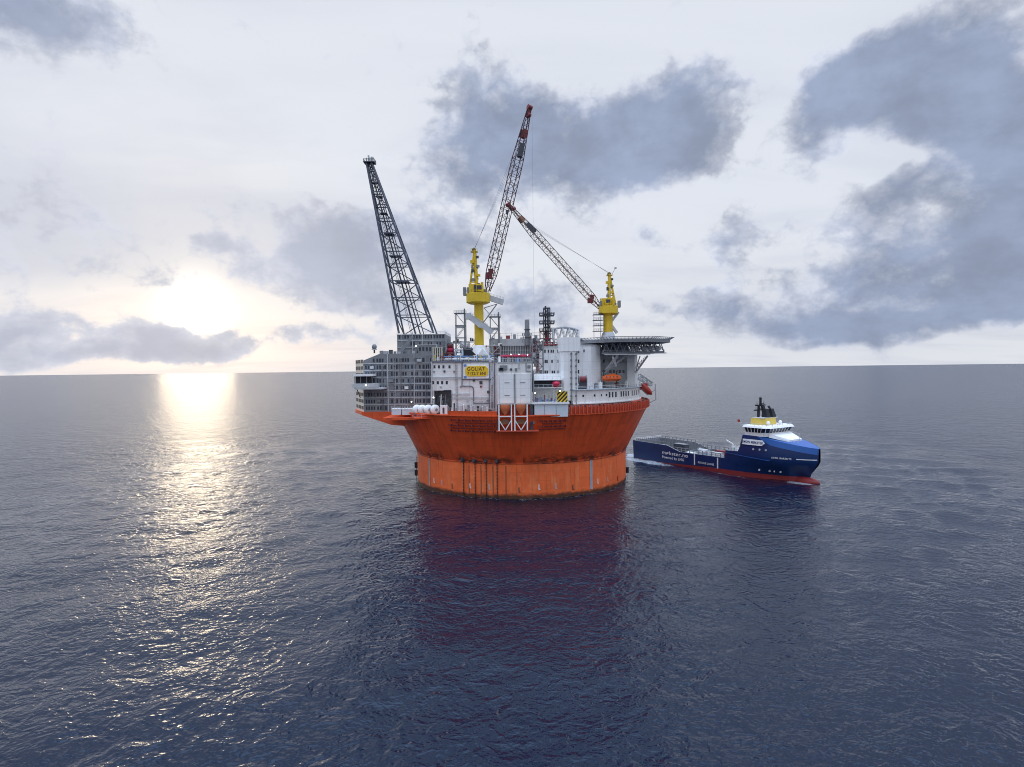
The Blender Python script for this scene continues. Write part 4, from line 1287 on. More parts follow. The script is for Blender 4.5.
def build_boats():
    # davit lifeboat
    p = W(611.5, 378.4, 221)
    t = thing('lifeboat', 'bright orange enclosed lifeboat hanging under the helideck', 'lifeboat', (p.x, p.y, p.z-1.8))
    m = MB(); n = 14; L = 3.6; vs = []; st = [(-1, .1, -.1), (-.93, .62, .0), (-.6, .95, 0), (0, 1.0, 0), (.6, .95, 0), (.93, .62, .05), (1, .1, .12)]
    for (u, s, o) in st:
        for k in range(n):
            a = 2*math.pi*k/n
            yy = 1.45*s*math.cos(a); zz = 1.45*s*math.sin(a)*(1.0 if math.sin(a) > 0 else .8)
            vs.append((p.x+u*L, p.y+yy, p.z+zz+o))
    fs = [(j*n+k, (j+1)*n+k, (j+1)*n+(k+1)%n, j*n+(k+1)%n) for j in range(len(st)-1) for k in range(n)] + [tuple(range(n)), tuple(range(len(vs)-1, len(vs)-n-1, -1))]
    m.add(vs, fs); m.build('body', boatorange, t, True)
    MB().box(p.x-1.0, p.x+1.6, p.y-.7, p.y+.7, p.z+1.15, p.z+1.75).build('cupola', boatorange, t)
    MB().box(p.x-3.3, p.x+3.3, p.y-1.52, p.y+1.52, p.z-.22, p.z-.06).build('fender_strip', conebrown, t)
    for s in (-2.0, -.7, .6, 1.9): MB().box(p.x+s-.22, p.x+s+.22, p.y-1.38, p.y-1.22, p.z+.45, p.z+.8).build('porthole', glass, t)
    for s in (-2.4, 2.4):
        MB().tube((p.x+s, p.y, p.z+.9), (p.x+s, p.y, p.z+2.9), .1).build('fall_hook', darksteel, t)
    d = thing('lifeboat_davit', 'dark cradle frame around the orange lifeboat', 'davit', (p.x, p.y+2, 39.6))
    for s in (-2.4, 2.4):
        m = MB(); m.poly([(p.x+s, p.y+3, 39.6), (p.x+s, p.y+3, p.z+2.6), (p.x+s, p.y-.2, p.z+3.0)], .22); m.bar((p.x+s, p.y-1, p.z-1.75), (p.x+s, p.y+3, p.z-1.75), .3); m.build('arm', darksteel, d)
    MB().bar((p.x-2.6, p.y+3, p.z-1.8), (p.x+2.6, p.y+3, p.z-1.8), .3).build('cross_beam', darksteel, d)
    # free fall boat on its ramp at the far right
    Yb = 247.0
    a = W(638, 376, Yb); b = W(651.5, 384.5, Yb)
    r = thing('launch_ramp', 'white lattice launch ramp jutting from the right side of the quarters', 'launch ramp', (a.x, Yb, 39.5))
    cor = lattice(a, b, 2.2, 3.0, 1.6, 2.6, 6, side=(0, 0, 1))
    boom_parts(r, cor, [i/6 for i in range(7)], .3, .2, palegrey, palegrey)
    m = MB(); m.bar(W(640, 377, Yb), W(639, 396, Yb), .4); m.bar(W(639.5, 390, Yb), W(650, 384, Yb), .3); m.build('support', white2, r)
    p0, p1 = W(641.5, 385, Yb-1.5), W(652, 394.5, Yb-1.5)
    f = thing('freefall_lifeboat', 'dark red free-fall lifeboat tilted nose down at the right edge', 'lifeboat', tuple(p1))
    d = (p1-p0).normalized(); aa = Vector((0,1,0)); bb = d.cross(aa)
    vs = []; st = [(0, .8), (.08, 1.0), (.6, 1.0), (.85, .7), (1.0, .15)]
    for (u, s) in st:
        for k in range(12):
            q = 2*math.pi*k/12; vs.append(p0.lerp(p1, u) + (aa*math.cos(q)*1.5 + bb*math.sin(q)*1.35)*s)
    fs = [(j*12+k, (j+1)*12+k, (j+1)*12+(k+1)%12, j*12+(k+1)%12) for j in range(4) for k in range(12)] + [tuple(range(12)), tuple(range(59, 47, -1))]
    m = MB(); m.add(vs, fs); m.build('body', boatred, f, True)
    m = MB(); m.bar(p0.lerp(p1, .05) - bb*1.35, p0.lerp(p1, .8) - bb*1.3, .5); m.build('skid', palegrey, f)
    m = MB(); m.obox(p0.lerp(p1, .2) + bb*1.2*(1 if bb.z > 0 else -1), (.7, .7, .6)); m.build('cupola', boatred, f)
build_boats()

def build_crane(label, Y, base, ped_top, ped_w, ring, mast_top, pivot, tip, boom_w, flip, zbase, stair):
    pb = W(base[0], base[1], Y); pt = W(ped_top[0], ped_top[1], Y)
    x = (pb.x+pt.x)/2
    root = thing('pedestal_crane', label, 'crane', (x, Y, zbase), 'pedestal cranes on the platform')
    sc = Y/F
    rp = ped_w*sc/2
    m = MB(); m.lathe([(rp, pb.z-.5), (rp, pt.z)], x, Y, n=20, cap=True); m.build('pedestal', craneyel, root, True)
    m = MB(); m.lathe([(rp*2.0, zbase), (rp*2.0, zbase+.6), (rp*1.25, pb.z+.3), (rp*1.02, pb.z+.9)], x, Y, n=20); m.build('pedestal_cone', palegrey if flip else white2, root, True)
    # slew ring drum
    r0, r1 = W(ring[0], ring[2], Y), W(ring[1], ring[3], Y)
    rx = (r0.x+r1.x)/2; rr = (r1.x-r0.x)/2
    m = MB(); m.lathe([(rr*.72, r1.z-.6), (rr, r1.z), (rr, r0.z), (rr*.9, r0.z+.2)], rx, Y, n=24, cap=True); m.build('slew_drum', craneyel, root, True)
    rl = MB(); rail([(rx+rr*math.cos(R(30*k)), Y+rr*math.sin(R(30*k)), r0.z+.15) for k in range(12)], 1.1, .07, 2.4, rl, closed=True); rl.build('railing', craneyel, root)
    # machinery house and cab
    s = 1 if not flip else -1
    h = MB(); h.prism([(rx-rr*.75, Y-rr*.6), (rx+rr*.45, Y-rr*.6), (rx+rr*.45, Y+rr*.7), (rx-rr*.75, Y+rr*.7)], r0.z+.2, r0.z+3.6); ho = h.build('machinery_house', craneyel, root)
    cab = MB(); cab.box(rx+s*rr*.15-1.2, rx+s*rr*.15+1.2, Y-rr*.95, Y-rr*.6-.01, r0.z+.4, r0.z+3.0); co = cab.build('cab', craneyel, root)
    MB().box(rx+s*rr*.15-1.0, rx+s*rr*.15+1.0, Y-rr*.95-.08, Y-rr*.95-.01, r0.z+1.2, r0.z+2.8).build('cab_window', glass, co)
    MB().box(rx-s*rr*1.12-.6, rx-s*rr*1.12+.6, Y-1.2, Y+1.2, r0.z-.6, r0.z+2.6).build('counterweight', midgrey, root)
    for k in range(9):
        a_ = R(40*k+15); rr_ = rr*(.72+.2*(k % 2)); hh_ = .6+.45*((k*5) % 4)
        MB().obox((rx+rr_*math.cos(a_), Y+rr_*math.sin(a_), r0.z+.2+hh_), (.35+.12*(k % 3), .4, hh_), rz=a_).build('slew_gear', [darksteel, craneyel, midgrey][k % 3], root)
    # A-frame mast
    mt = W(mast_top[0], mast_top[1], Y)
    mm = MB()
    for yy in (-1.5, 1.5):
        mm.bar((rx - s*.4, Y+yy, r0.z+.2), mt + Vector((0, yy*.35, 0)), 1.0)
        mm.bar((rx - s*rr*.75, Y+yy, r0.z+.2), mt + Vector((-s*.2, yy*.35, -.4)), .5)
    for t in (.25, .45, .65, .85):
        a = Vector((rx-s*.4, Y, r0.z)).lerp(mt, t); b = Vector((rx-s*rr*.75, Y, r0.z)).lerp(mt, t)
        mm.bar(a + Vector((0, -1.2*(1-t)-.4, 0)), b + Vector((0, -1.2*(1-t)-.4, 0)), .3); mm.bar(a + Vector((0, -1.5*(1-t)-.3, 0)), a + Vector((0, 1.5*(1-t)+.3, 0)), .3)
    mm.build('mast', craneyel, root)
    for k, t in enumerate((.35, .6, .97)):
        c = Vector((rx-s*.9, Y, r0.z)).lerp(mt, t)
        pf = MB(); pf.box(c.x-1.5, c.x+1.3, Y-1.3, Y+1.3, c.z-.12, c.z+.05)
        rail([(c.x-1.4, Y-1.2, c.z), (c.x+1.2, Y-1.2, c.z)], 1.0, .12, 1, pf); pf.build('mast_platform', midgrey if k < 2 else craneyel, root)
    for k in range(7):
        c = Vector((rx-s*.6, Y-1.2, r0.z+2)).lerp(mt, .1+.12*k)
        MB().obox((c.x + (-1)**k*1.1, c.y-.5, c.z), (.5+.15*(k % 3), .5, .45+.15*(k % 2))).build('mast_gear', [darksteel, midgrey, craneyel][k % 3], root)
    sh = MB(); sh.tube(mt + Vector((-.2, -.8, .2)), mt + Vector((-.2, .8, .2)), .8, n=12); sh.build('sheave', darksteel, root)
    # boom
    p, q = W(pivot[0], pivot[1], Y), W(tip[0], tip[1], Y - 4)
    cor0 = lattice(p, q, boom_w, boom_w*.8, boom_w, boom_w*.8, 26, side=(1, 0.55, 0))
    pv = p
    d = (q-p)
    side = Vector((1, .55, 0)); dn = d.normalized(); side = (side - dn*side.dot(dn)).normalized(); nb = dn.cross(side).normalized()
    def cor(t, k):
        if t < .1: w = .45 + (1-.45)*t/.1
        elif t < .72: w = 1.0
        else: w = 1.0 - .68*(t-.72)/.28
        sx, sy = ((-1,-1),(1,-1),(1,1),(-1,1))[k]
        return p.lerp(q, t) + side*sx*boom_w/2*w + nb*sy*boom_w*.42*w
    boomdark = mat('boom_dark_red', (0.085, 0.035, 0.045), .55, var=.25); boombrown = mat('boom_brown', (0.14, 0.085, 0.07), .6, var=.3)
    N = 22; ts = [i/N for i in range(N+1)]
    boom = MB()
    for k in range(4):
        mb = MB()
        for a, b in zip(ts[:-1], ts[1:]): mb.bar(cor(a,k), cor(b,k), .27)
        mb.build('boom_chord', boomdark if not flip else boombrown, root)
    br = MB()
    for i, (t0, t1) in enumerate(zip(ts[:-1], ts[1:])):
        for k in range(4):
            j = (k+1) % 4
            if i % 2: br.bar(cor(t0,k), cor(t1,j), .13)
            else: br.bar(cor(t0,j), cor(t1,k), .15)
            br.bar(cor(t1,k), cor(t1,j), .13)
    br.build('boom_bracing', boomdark if not flip else boombrown, root)
    # solid heel and head plating, sheave blocks, walkway
    for t0, t1 in ((.84, .885), (.95, 1.0)):
        m = MB(); c0 = [cor(t0,k) for k in range(4)]; c1 = [cor(t1,k) for k in range(4)]
        m.add(c0+c1, [(0,1,5,4),(2,3,7,6)]); m.build('boom_plate', redframe if not flip else rust, root)
    m = MB(); e = q + dn*.2; m.tube(e - side*.9, e + side*.9, 1.0, n=12); m.tube(e - dn*3.2 - nb*1.0 - side*.6, e - dn*3.2 - nb*1.0 + side*.6, .85, n=12); m.build('head_sheave', redframe, root)
    m = MB(); w0 = p.lerp(q, .085); m.obox(w0 + nb*boom_w*.5, (1.3, 1.3, 1.2)); m.obox(w0 + nb*boom_w*.5 + Vector((.8,.2,1.8)), (1.0,1.0,.9)); m.build('winch', redframe, root)
    m = MB(); m.obox(p.lerp(q, .77) - nb*boom_w*.3, (1.0, 1.0, 2.6), ry=math.atan2(dn.x, dn.z)); m.build('ballast_box', darksteel, root)
    # ropes
    for o in (-.7, 0, .7):
        m = MB(); m.tube(mt + Vector((0, o, .6)), cor(.82, 2 if not flip else 0).lerp(cor(.82, 3 if not flip else 1), .5+o*.5), .04, n=5); m.build('luffing_rope', rope, root)
    m = MB(); hb = Vector((e.x + (.9 if not flip else -.6), e.y, e.z - (92 if not flip else 3.5))); m.tube(Vector((hb.x, hb.y, e.z)), hb, .03 if not flip else .06, n=5); m.build('hoist_rope', rope, root)
    m = MB(); m.obox(hb, (.6, .5, .9)); hk = m.build('hook_block', darksteel, root)
    m = MB(); m.tube(hb + Vector((0,0,-.9)), hb + Vector((0,0,-1.8)), .15); m.tube(hb + Vector((0,0,-1.8)), hb + Vector((.5,0,-2.1)), .15); m.build('hook', darksteel, hk)
    if stair:
        # grey stair casing winding round the pedestal, and boom rest arm
        for (a, b, w, y) in (((470, 317), (480, 324.5), 2.0, Y-2.9), ((478.5, 324.5), (484, 326), 2.0, Y-3.0), ((483, 325), (492, 333), 2.0, Y-3.1), ((488, 297.5), (503.5, 302.5), 2.2, Y+.6)):
            A, B = W(*a, y), W(*b, y)
            m = MB(); m.bar(A, B, 1.4, 2.2); rail([A+Vector((0,-.75,1.0)), B+Vector((0,-.75,1.0))], .9, .1, 1.2, m); m.build('stair_casing', palegrey, root)
        A, B = W(483, 323, Y), W(497, 304, Y)
        m = MB()
        for yy in (-.8, .8): m.bar(A + Vector((0,yy,0)), B + Vector((0,yy,0)), .3)
        m.bar(W(484, 308, Y), B, .28); m.bar(W(484, 308, Y), W(489, 313.5, Y), .25); m.build('rest_bracket', midgrey, root)
        m = MB(); m.box(W(466,318,Y-2).x, W(471,318,Y-2).x, Y-3.8, Y-1.5, W(466,319.5,Y-2).z, W(466,313.5,Y-2).z); m.build('stair_landing', palegrey, root)
    else:
        m = MB()
        for z in range(4): 
            A = W(602.5, 331-z*5.5, Y-2); m.box(A.x-4.4, A.x+.4, Y-3, Y+1, A.z-.12, A.z+.05)
            rail([(A.x-4.3, Y-3, A.z), (A.x+.3, Y-3, A.z)], 1.0, .12, 1, m)
        for dx in (-4.2, -1.2): 
            A = W(602.5, 333, Y-2); m.bar((A.x+dx, Y-3, A.z-2), (A.x+dx, Y-3, A.z+9), .2)
        m.build('access_stage', darksteel, root)
        A, B = W(613, 327, Y), W(617, 320, Y)
        m = MB(); m.bar(W(611, 322, Y), W(618.5, 312, Y), .5, 1.2); m.bar(W(611,325,Y), W(617,333,Y), 1.8, 1.2); m.build('stair_casing', palegrey, root)
        A = W(615.5, 268, Y); m = MB(); m.bar(W(611, 276, Y), A, .14); m.obox(A, (.5,.2,.25)); m.build('wind_vane', darksteel, root)
build_crane('tall yellow pedestal crane with steep raised boom left of centre', 240, (479, 347.5), (479, 304), 9.2, (466.2, 490, 294, 302.5), (474.5, 250.5), (487.5, 291), (529.5, 108), 3.7, False, 50.4, True)
build_crane('yellow pedestal crane behind the helideck with boom leaning left', 283, (608, 334), (608, 314), 9.4, (598.5, 618, 306.5, 313.5), (609.5, 274.5), (600, 307.5), (508.5, 205), 3.3, True, 58.0, False)

def frame_box(x0, x1, y0, y1, z0, z1, nx, nz, w, m, parent, name='frame', diag=True):
    mb = MB()
    xs = [x0+(x1-x0)*i/nx for i in range(nx+1)]; zs = [z0+(z1-z0)*i/nz for i in range(nz+1)]
    for y in (y0, y1):
        for x in xs: mb.bar((x, y, z0), (x, y, z1), w)
        for z in zs: mb.bar((x0, y, z), (x1, y, z), w)
        if diag:
            for i in range(nx):
                for k in range(nz):
                    a, b = ((xs[i], y, zs[k]), (xs[i+1], y, zs[k+1]))
                    if (i+k) % 2: a, b = ((xs[i+1], y, zs[k]), (xs[i], y, zs[k+1]))
                    mb.bar(a, b, w*.7)
    for x in (x0, x1):
        for z in zs: mb.bar((x, y0, z), (x, y1, z), w)
    return mb.build(name, m, parent)

def build_topsides():
    ZP = 50.45
    d = thing('process_deck', 'grey upper process deck behind the white deckhouse wall', 'process deck', (0, 255, 49.6))
    MB().box(-30.4, 14, 248.2, 286, 49.6, 50.2).build('floor', midgrey, d)
    for x in (-28, -14, 0, 12):
        for y in (252, 268, 284): MB().box(x-.5, x+.5, y-.5, y+.5, ZD-.2, 49.58).build('column', palegrey, d)
    # slatted rack at the left end of the roof
    a, b = W(432.5, 347, 224), W(442.5, 361, 224)
    t = thing('slatted_rack', 'rack of upright pale slats on the left end of the white deckhouse', 'rack', ((a.x+b.x)/2, 225, ZP))
    for i in range(5):
        x = a.x+.2+i*(b.x-a.x-.4)/4
        MB().box(x-.22, x+.22, 224, 224.4, ZP, a.z).build('slat', mat('straw_paint', (0.55,0.52,0.42), .6), t)
    MB().box(a.x, b.x, 225.5, 230, ZP, a.z-.3).build('casing', darksteel, t)
    for z in (ZP+.6, (ZP+a.z)/2, a.z-.2): MB().box(a.x-.1, b.x+.1, 224.4, 224.7, z-.12, z+.12).build('cross_bar', palegrey, t)
    # red machine
    a, b = W(446, 344, 227), W(454, 361, 227)
    t = thing('red_machine', 'dark red machine with stacked drums on the deckhouse roof', 'machine', ((a.x+b.x)/2, 228, ZP))
    MB().box(a.x, b.x, 227, 231, ZP, ZP+2.2).build('base', redframe, t)
    for k, s in enumerate((1.7, 1.4, 1.1)):
        x = (a.x+b.x)/2; z = ZP+2.9+k*1.5
        MB().tube((x-s, 228.5, z), (x+s, 228.5, z), .85, n=12).build('drum', [redframe, crimson, redframe][k], t, True)
    m = MB(); m.bar((a.x-.4, 227.4, ZP), (a.x+.6, 227.4, a.z), .3); m.bar((b.x+.2, 227.4, ZP), (b.x-.5, 227.4, a.z), .3); m.bar((a.x+.4, 227.4, a.z), (b.x-.4, 227.4, a.z), .3); m.build('gantry', darksteel, t)
    # small pale blue frame
    a, b = W(455, 349.5, 226), W(462.5, 361, 226)
    t = thing('braced_frame', 'small pale blue braced frame between red machine and yellow crane', 'frame', ((a.x+b.x)/2, 227, ZP))
    frame_box(a.x, b.x, 226, 229, ZP, a.z, 1, 2, .3, paleblue, t)
    MB().box(a.x+.4, b.x-.4, 227, 228.6, ZP, ZP+1.6).build('tank', bluepaint, t)
    # dark winch house
    a, b = W(462.8, 349.5, 229), W(473, 361, 229)
    t = thing('dark_winch_house', 'low dark house with sloping side left of the crane foot', 'winch house', ((a.x+b.x)/2, 230, ZP))
    MB().prism_xz([(a.x, ZP), (b.x+2.2, ZP), (b.x+1.8, ZP+1.6), (b.x-.8, a.z-.2), (a.x, a.z)], 229, 235).build('body', black, t)
    MB().box(a.x+.6, a.x+2.0, 228.9, 229.02, ZP+.4, ZP+2.2).build('door', darksteel, t)
    # yellow stools beneath the crane cone
    for i, px in enumerate((475, 480.5, 486)):
        p = W(px, 359.5, 227)
        t = thing('yellow_trestle', ['left', 'middle', 'right'][i] + ' of three small yellow trestles at the crane foot', 'trestle', (p.x, 227.5, ZP), 'yellow trestles at the crane foot')
        for s in (-.55, .55):
            MB().bar((p.x+s, 227, ZP), (p.x+s*.8, 227, ZP+2.0), .2).build('leg', craneyel, t)
        MB().box(p.x-.75, p.x+.75, 226.7, 227.5, ZP+2.0, ZP+2.25).build('top', craneyel, t)
    # crane support block under the cone
    a, b = W(470, 349, 231.5), W(497, 361, 231.5)
    t = thing('crane_foundation', 'white sloping foundation block under the tall yellow crane', 'foundation', ((a.x+b.x)/2, 238, 49.9))
    MB().prism_xz([(a.x+1, 50.2), (b.x-1, 50.2), (b.x-5.5, a.z), (a.x+4.5, a.z)], 234.5, 245).build('block', white2, t)
    # clutter strip behind: pipes and boxes
    def skid(name, label, px0, px1, py0, Y, dep, seed, mats):
        rnd = random.Random(seed)
        a, b = W(px0, py0, Y), W(px1, py0, Y)
        t = thing(name, label, 'equipment skid', ((a.x+b.x)/2, Y+dep/2, 50.2))
        x0, x1, zt = a.x, b.x, a.z
        frame_box(x0, x1, Y, Y+dep, 50.2, zt-1.2, max(2, int((x1-x0)/3)), 2, .24, mats[0], t, diag=True)
        for i in range(3):
            r = .6+rnd.random()*.6; z = 50.3 + r + rnd.random()*max(.1, zt-54); y = Y+1+rnd.random()*(dep-2); xa = x0+rnd.random()*(x1-x0)*.4; xb = xa+(x1-x0)*(.3+.25*rnd.random())
            v = MB(); v.tube((xa, y, z), (xb, y, z), r, n=12); v.ball((xa, y, z), r, 10, 6, sx=.5); v.ball((xb, y, z), r, 10, 6, sx=.5)
            v.build('vessel', mats[(i+1) % len(mats)], t, True)
        pm = MB()
        for i in range(int((x1-x0)*1.2)):
            xa = x0+rnd.random()*(x1-x0); y = Y+rnd.random()*dep*.4; z1 = 51+rnd.random()*(zt-51)
            pm.poly([(xa, y, 50.2), (xa, y, z1), (xa+rnd.uniform(-2.5, 2.5), y, z1)], .11+rnd.random()*.14, n=6)
        pm.build('piping', mats[-1], t)
        for i in range(5):
            xa = x0+rnd.random()*(x1-x0-1.4); w = .6+rnd.random()*1.4; h = .6+rnd.random()*(zt-53)
            MB().box(xa, xa+w, Y-.3+rnd.random(), Y+1.2+rnd.random(), 50.2, 50.6+h).build('cabinet', mats[i % len(mats)], t)
        for i in range(3):
            xa = x0+rnd.random()*(x1-x0); h = zt-1.2
            MB().box(xa, xa+.5+rnd.random(), Y, Y+1.5, h, h+.5+rnd.random()*1.2).build('vent_box', mats[(i+2) % len(mats)], t)
    skid('pipe_skid', 'tangle of grey pipes behind the red machine', 443, 460, 340, 250, 8, 1, [midgrey, palegrey, darksteel, midgrey])
    skid('pipe_skid', 'tangle of grey pipes between lattice mast and crane pedestal', 460, 476, 338.5, 249, 9, 2, [midgrey, white2, darksteel, palegrey])
    skid('valve_skid', 'cluttered valve skid just right of the crane pedestal', 484, 500, 343, 246.5, 6, 3, [palegrey, midgrey, white2, redframe])
    skid('pump_skid', 'cluttered pump skid left of the dark vent tower', 530, 543, 341, 244, 9, 4, [midgrey, palegrey, darksteel, redframe])
    # long pipe rack with fine upright bars
    a, b = W(489, 339, 252), W(540, 345.5, 252)
    t = thing('pipe_rack', 'long grey pipe rack with close upright bars behind the reel house', 'pipe rack', ((a.x+b.x)/2, 254, 50.2))
    MB().box(a.x, b.x, 252, 262, b.z, a.z).build('upper_casing', palegrey, t)
    MB().box(a.x, b.x, 254.2, 262, 50.2, b.z-.02).build('back_casing', midgrey, t)
    n = 30
    for i in range(n):
        x = a.x + (b.x-a.x)*(i+.5)/n
        piece('upright', 'rack', lambda m: m.box(-.13,.13,-.13,.13,0,b.z-50.2), palegrey, t, (x, 252.4, 50.2))
    for z in (51.8, 53.6, 55.2): MB().box(a.x, b.x, 252.6, 252.9, z-.12, z+.12).build('cross_rail', palegrey, t)
    rail([(a.x, 252.1, a.z), (b.x, 252.1, a.z)], 2.4, .14, 2.2).build('railing', palegrey, t)
    for i in range(7):
        x = a.x+1+i*3.1; h = .7+((i*5) % 4)*.45
        MB().box(x, x+1.2+.3*(i%3), 255, 257, a.z, a.z+h).build('roof_unit', [midgrey, palegrey, redframe][i%3], t)
    # crimson strip with lamps on the reel house roof
    a, b = W(501, 354.5, 214), W(529.5, 359.2, 214)
    t = thing('crimson_pipe_bank', 'low bank of crimson pipes on the reel house roof', 'pipe bank', ((a.x+b.x)/2, 215, 49.7))
    for k in range(3):
        MB().tube((a.x+k*.6, 214+k*.7, a.z-.5-k*.15), (b.x-k*.9, 214+k*.7, a.z-.5-k*.15), .38, n=10).build('pipe', crimson if k < 2 else redframe, t, True)
    for k in range(6):
        x = a.x+.5+k*(b.x-a.x-1)/5; MB().box(x-.14, x+.14, 213.8, 216, 49.7, a.z-.6).build('stand', midgrey, t)
    for i in range(10):
        x = W(489+i*4.6, 360, 210).x; h = .6+((i*7) % 5)*.35
        if i % 2 == 0: MB().box(x, x+.8, 211, 212.4, 49.7, 49.7+h).build('valve_box', [palegrey, white2, midgrey, bluepaint, darksteel][i//2], t)
    rail([(W(489,360,207).x, 207.0, 49.75), (W(531,360,207).x, 207.0, 49.75)], 1.0, .09, 1.5).build('railing', palegrey, t)
    # exhaust stack
    a, b = W(524, 319.5, 250), W(530.3, 338, 250)
    t = thing('exhaust_stack', 'slim grey exhaust stack on the process deck', 'stack', ((a.x+b.x)/2, 251, 58))
    cx = (a.x+b.x)/2; r = (b.x-a.x)/2*.8
    m = MB(); m.lathe([(r, b.z-3), (r, a.z-.6), (r*.9, a.z), (r*.75, a.z-.2)], cx, 251, n=14, cap=False); m.build('flue', midgrey, t, True)
    for z in (b.z, (a.z+b.z)/2-.5): 
        m = MB(); m.lathe([(r, z), (r+.35, z+.05), (r+.35, z+.3), (r, z+.35)], cx, 251, n=14); m.build('band', darksteel, t)
    m = MB()
    for k in range(4): m.bar((cx+(r+2.2)*math.cos(R(90*k+45)), 251+(r+2.2)*math.sin(R(90*k+45)), b.z-2), (cx+r*math.cos(R(90*k+45)), 251+r*math.sin(R(90*k+45)), b.z+3), .2)
    m.build('stay', midgrey, t)
    rail([(cx-2, 249, b.z+1), (cx+2, 249, b.z+1), (cx+2, 253, b.z+1), (cx-2, 253, b.z+1)], 1, .12, 1, closed=True).build('railing', midgrey, t)
    # dark vent tower
    Y = 246; a, b = W(540.5, 306.5, Y), W(553.5, 341, Y)
    cx = (a.x+b.x)/2
    t = thing('vent_tower', 'dark open vent tower with platforms left of the living quarters', 'vent tower', (cx, Y+2, b.z-2))
    frame_box(cx-1.3, cx+1.3, Y, Y+2.6, b.z-2, a.z-.6, 1, 6, .3, darksteel, t)
    for i in range(2): MB().tube((cx-.5+i*1.0, Y+1.3, b.z-2), (cx-.5+i*1.0, Y+1.3, a.z+.3-i), .36, n=8).build('vent_pipe', darksteel, t)
    for py, w in ((315.5, 3.0), (323.5, 3.0), (331, 3.0)):
        z = W(547, py, Y).z; m = MB(); m.box(cx-w, cx+w, Y-1.2, Y+3.8, z-.12, z+.08)
        pl = m.build('platform', darksteel, t)
        rail([(cx-w, Y-1.1, z), (cx+w, Y-1.1, z), (cx+w, Y+3.7, z), (cx-w, Y+3.7, z)], 1.2, .16, 1.2, closed=True).build('railing', darksteel, pl)
    frame_box(cx-2.9, cx+2.9, Y-.8, Y+3.2, b.z-2, W(547, 331, Y).z, 2, 2, .22, redframe, t, 'lower_frame')
    # lattice masts either side of the crane
    for (p0, p1, Y, lab) in (((455.2, 313), (465.5, 340), 246, 'open grey lattice mast left of the tall crane pedestal'), ((490, 316.5), (499.5, 341), 250, 'open grey lattice mast right of the tall crane pedestal')):
        a, b = W(*p0, Y), W(*p1, Y)
        t = thing('lattice_mast', lab, 'lattice mast', ((a.x+b.x)/2, Y+2, 50.2), 'lattice masts beside the tall crane')
        frame_box(a.x, b.x, Y, Y+4, 50.2, a.z, 1, 4, .26, midgrey, t)
        x = b.x-.3; MB().tube((x, Y+.2, 50.2), (x, Y+.2, a.z+1.8), .3).build('riser_pipe', midgrey, t)
        m = MB(); m.box(a.x-.6, b.x+.6, Y-.6, Y+4.6, a.z-.15, a.z); rail([(a.x-.5, Y-.5, a.z), (b.x+.5, Y-.5, a.z)], .9, .12, 1, m); m.build('top_platform', midgrey, t)
        z = (a.z+b.z)/2; MB().box(a.x+.3, b.x-.2, Y+.5, Y+3, z-.5, z+.4).build('cable_box', palegrey, t)
    # arched frame roof beside the helideck
    Y = 226; a, b = W(553.5, 327, Y), W(579, 337.4, Y)
    t = thing('arched_frame', 'pale arched lattice frame on the quarters roof beside helideck', 'frame', ((a.x+b.x)/2, Y+4, b.z-.6))
    n = 8
    pts = [(a.x+(b.x-a.x)*i/n, a.z - 1.0*((i-n*.4)/n*2)**2*.9) for i in range(n+1)]
    for y in (Y, Y+4, Y+8):
        m = MB()
        for (p, q) in zip(pts[:-1], pts[1:]): m.bar((p[0], y, p[1]), (q[0], y, q[1]), .3)
        for i in range(n):
            p, q = pts[i], pts[i+1]
            if i % 2: m.bar((p[0], y, p[1]), (q[0], y, b.z-.5), .22)
            else: m.bar((p[0], y, b.z-.5), (q[0], y, q[1]), .22)
        m.bar((a.x, y, b.z-.5), (b.x, y, b.z-.5), .3); m.bar((b.x, y, b.z-.5), (b.x, y, pts[-1][1]), .3); m.bar((a.x, y, b.z-.5), (a.x, y, pts[0][1]), .3)
        m.build('arch', palegrey, t)
    m = MB()
    for (p, q) in zip(pts[:-1], pts[1:]): m.add([(p[0], Y+.3, p[1]+.12), (q[0], Y+.3, q[1]+.12), (q[0], Y+7.7, q[1]+.12), (p[0], Y+7.7, p[1]+.12), (p[0], Y+.3, p[1]+.02), (q[0], Y+.3, q[1]+.02), (q[0], Y+7.7, q[1]+.02), (p[0], Y+7.7, p[1]+.02)], [(0,1,2,3),(7,6,5,4),(0,4,5,1),(2,6,7,3)])
    m.build('cover', palegrey, t)
    # red-brown equipment row on the left block roof
    a, b = W(543, 341, 223), W(560, 347, 223)
    t = thing('roof_equipment', 'row of red-brown pipes and vents on the quarters roof', 'roof equipment', ((a.x+b.x)/2, 224, 55))
    rnd = random.Random(9)
    z0 = W(550, 347.4, 222).z + .36
    for i in range(10):
        x = a.x+.2+i*.66; h = .9+rnd.random()*1.4
        m = MB()
        if i % 2: m.tube((x, 223, z0), (x, 223, z0+h), .24)
        else: m.box(x-.3, x+.36, 222.6, 224.4, z0, z0+h)
        m.build('vent', [redframe, midgrey, redframe, palegrey, darksteel][i % 5], t)
    m = MB(); m.tube((a.x, 222.5, z0+.7), (b.x, 222.5, z0+.7), .2); m.tube((a.x, 222.8, z0+1.6), (b.x-1, 222.8, z0+1.6), .16); m.build('pipe', redframe, t)
build_topsides()

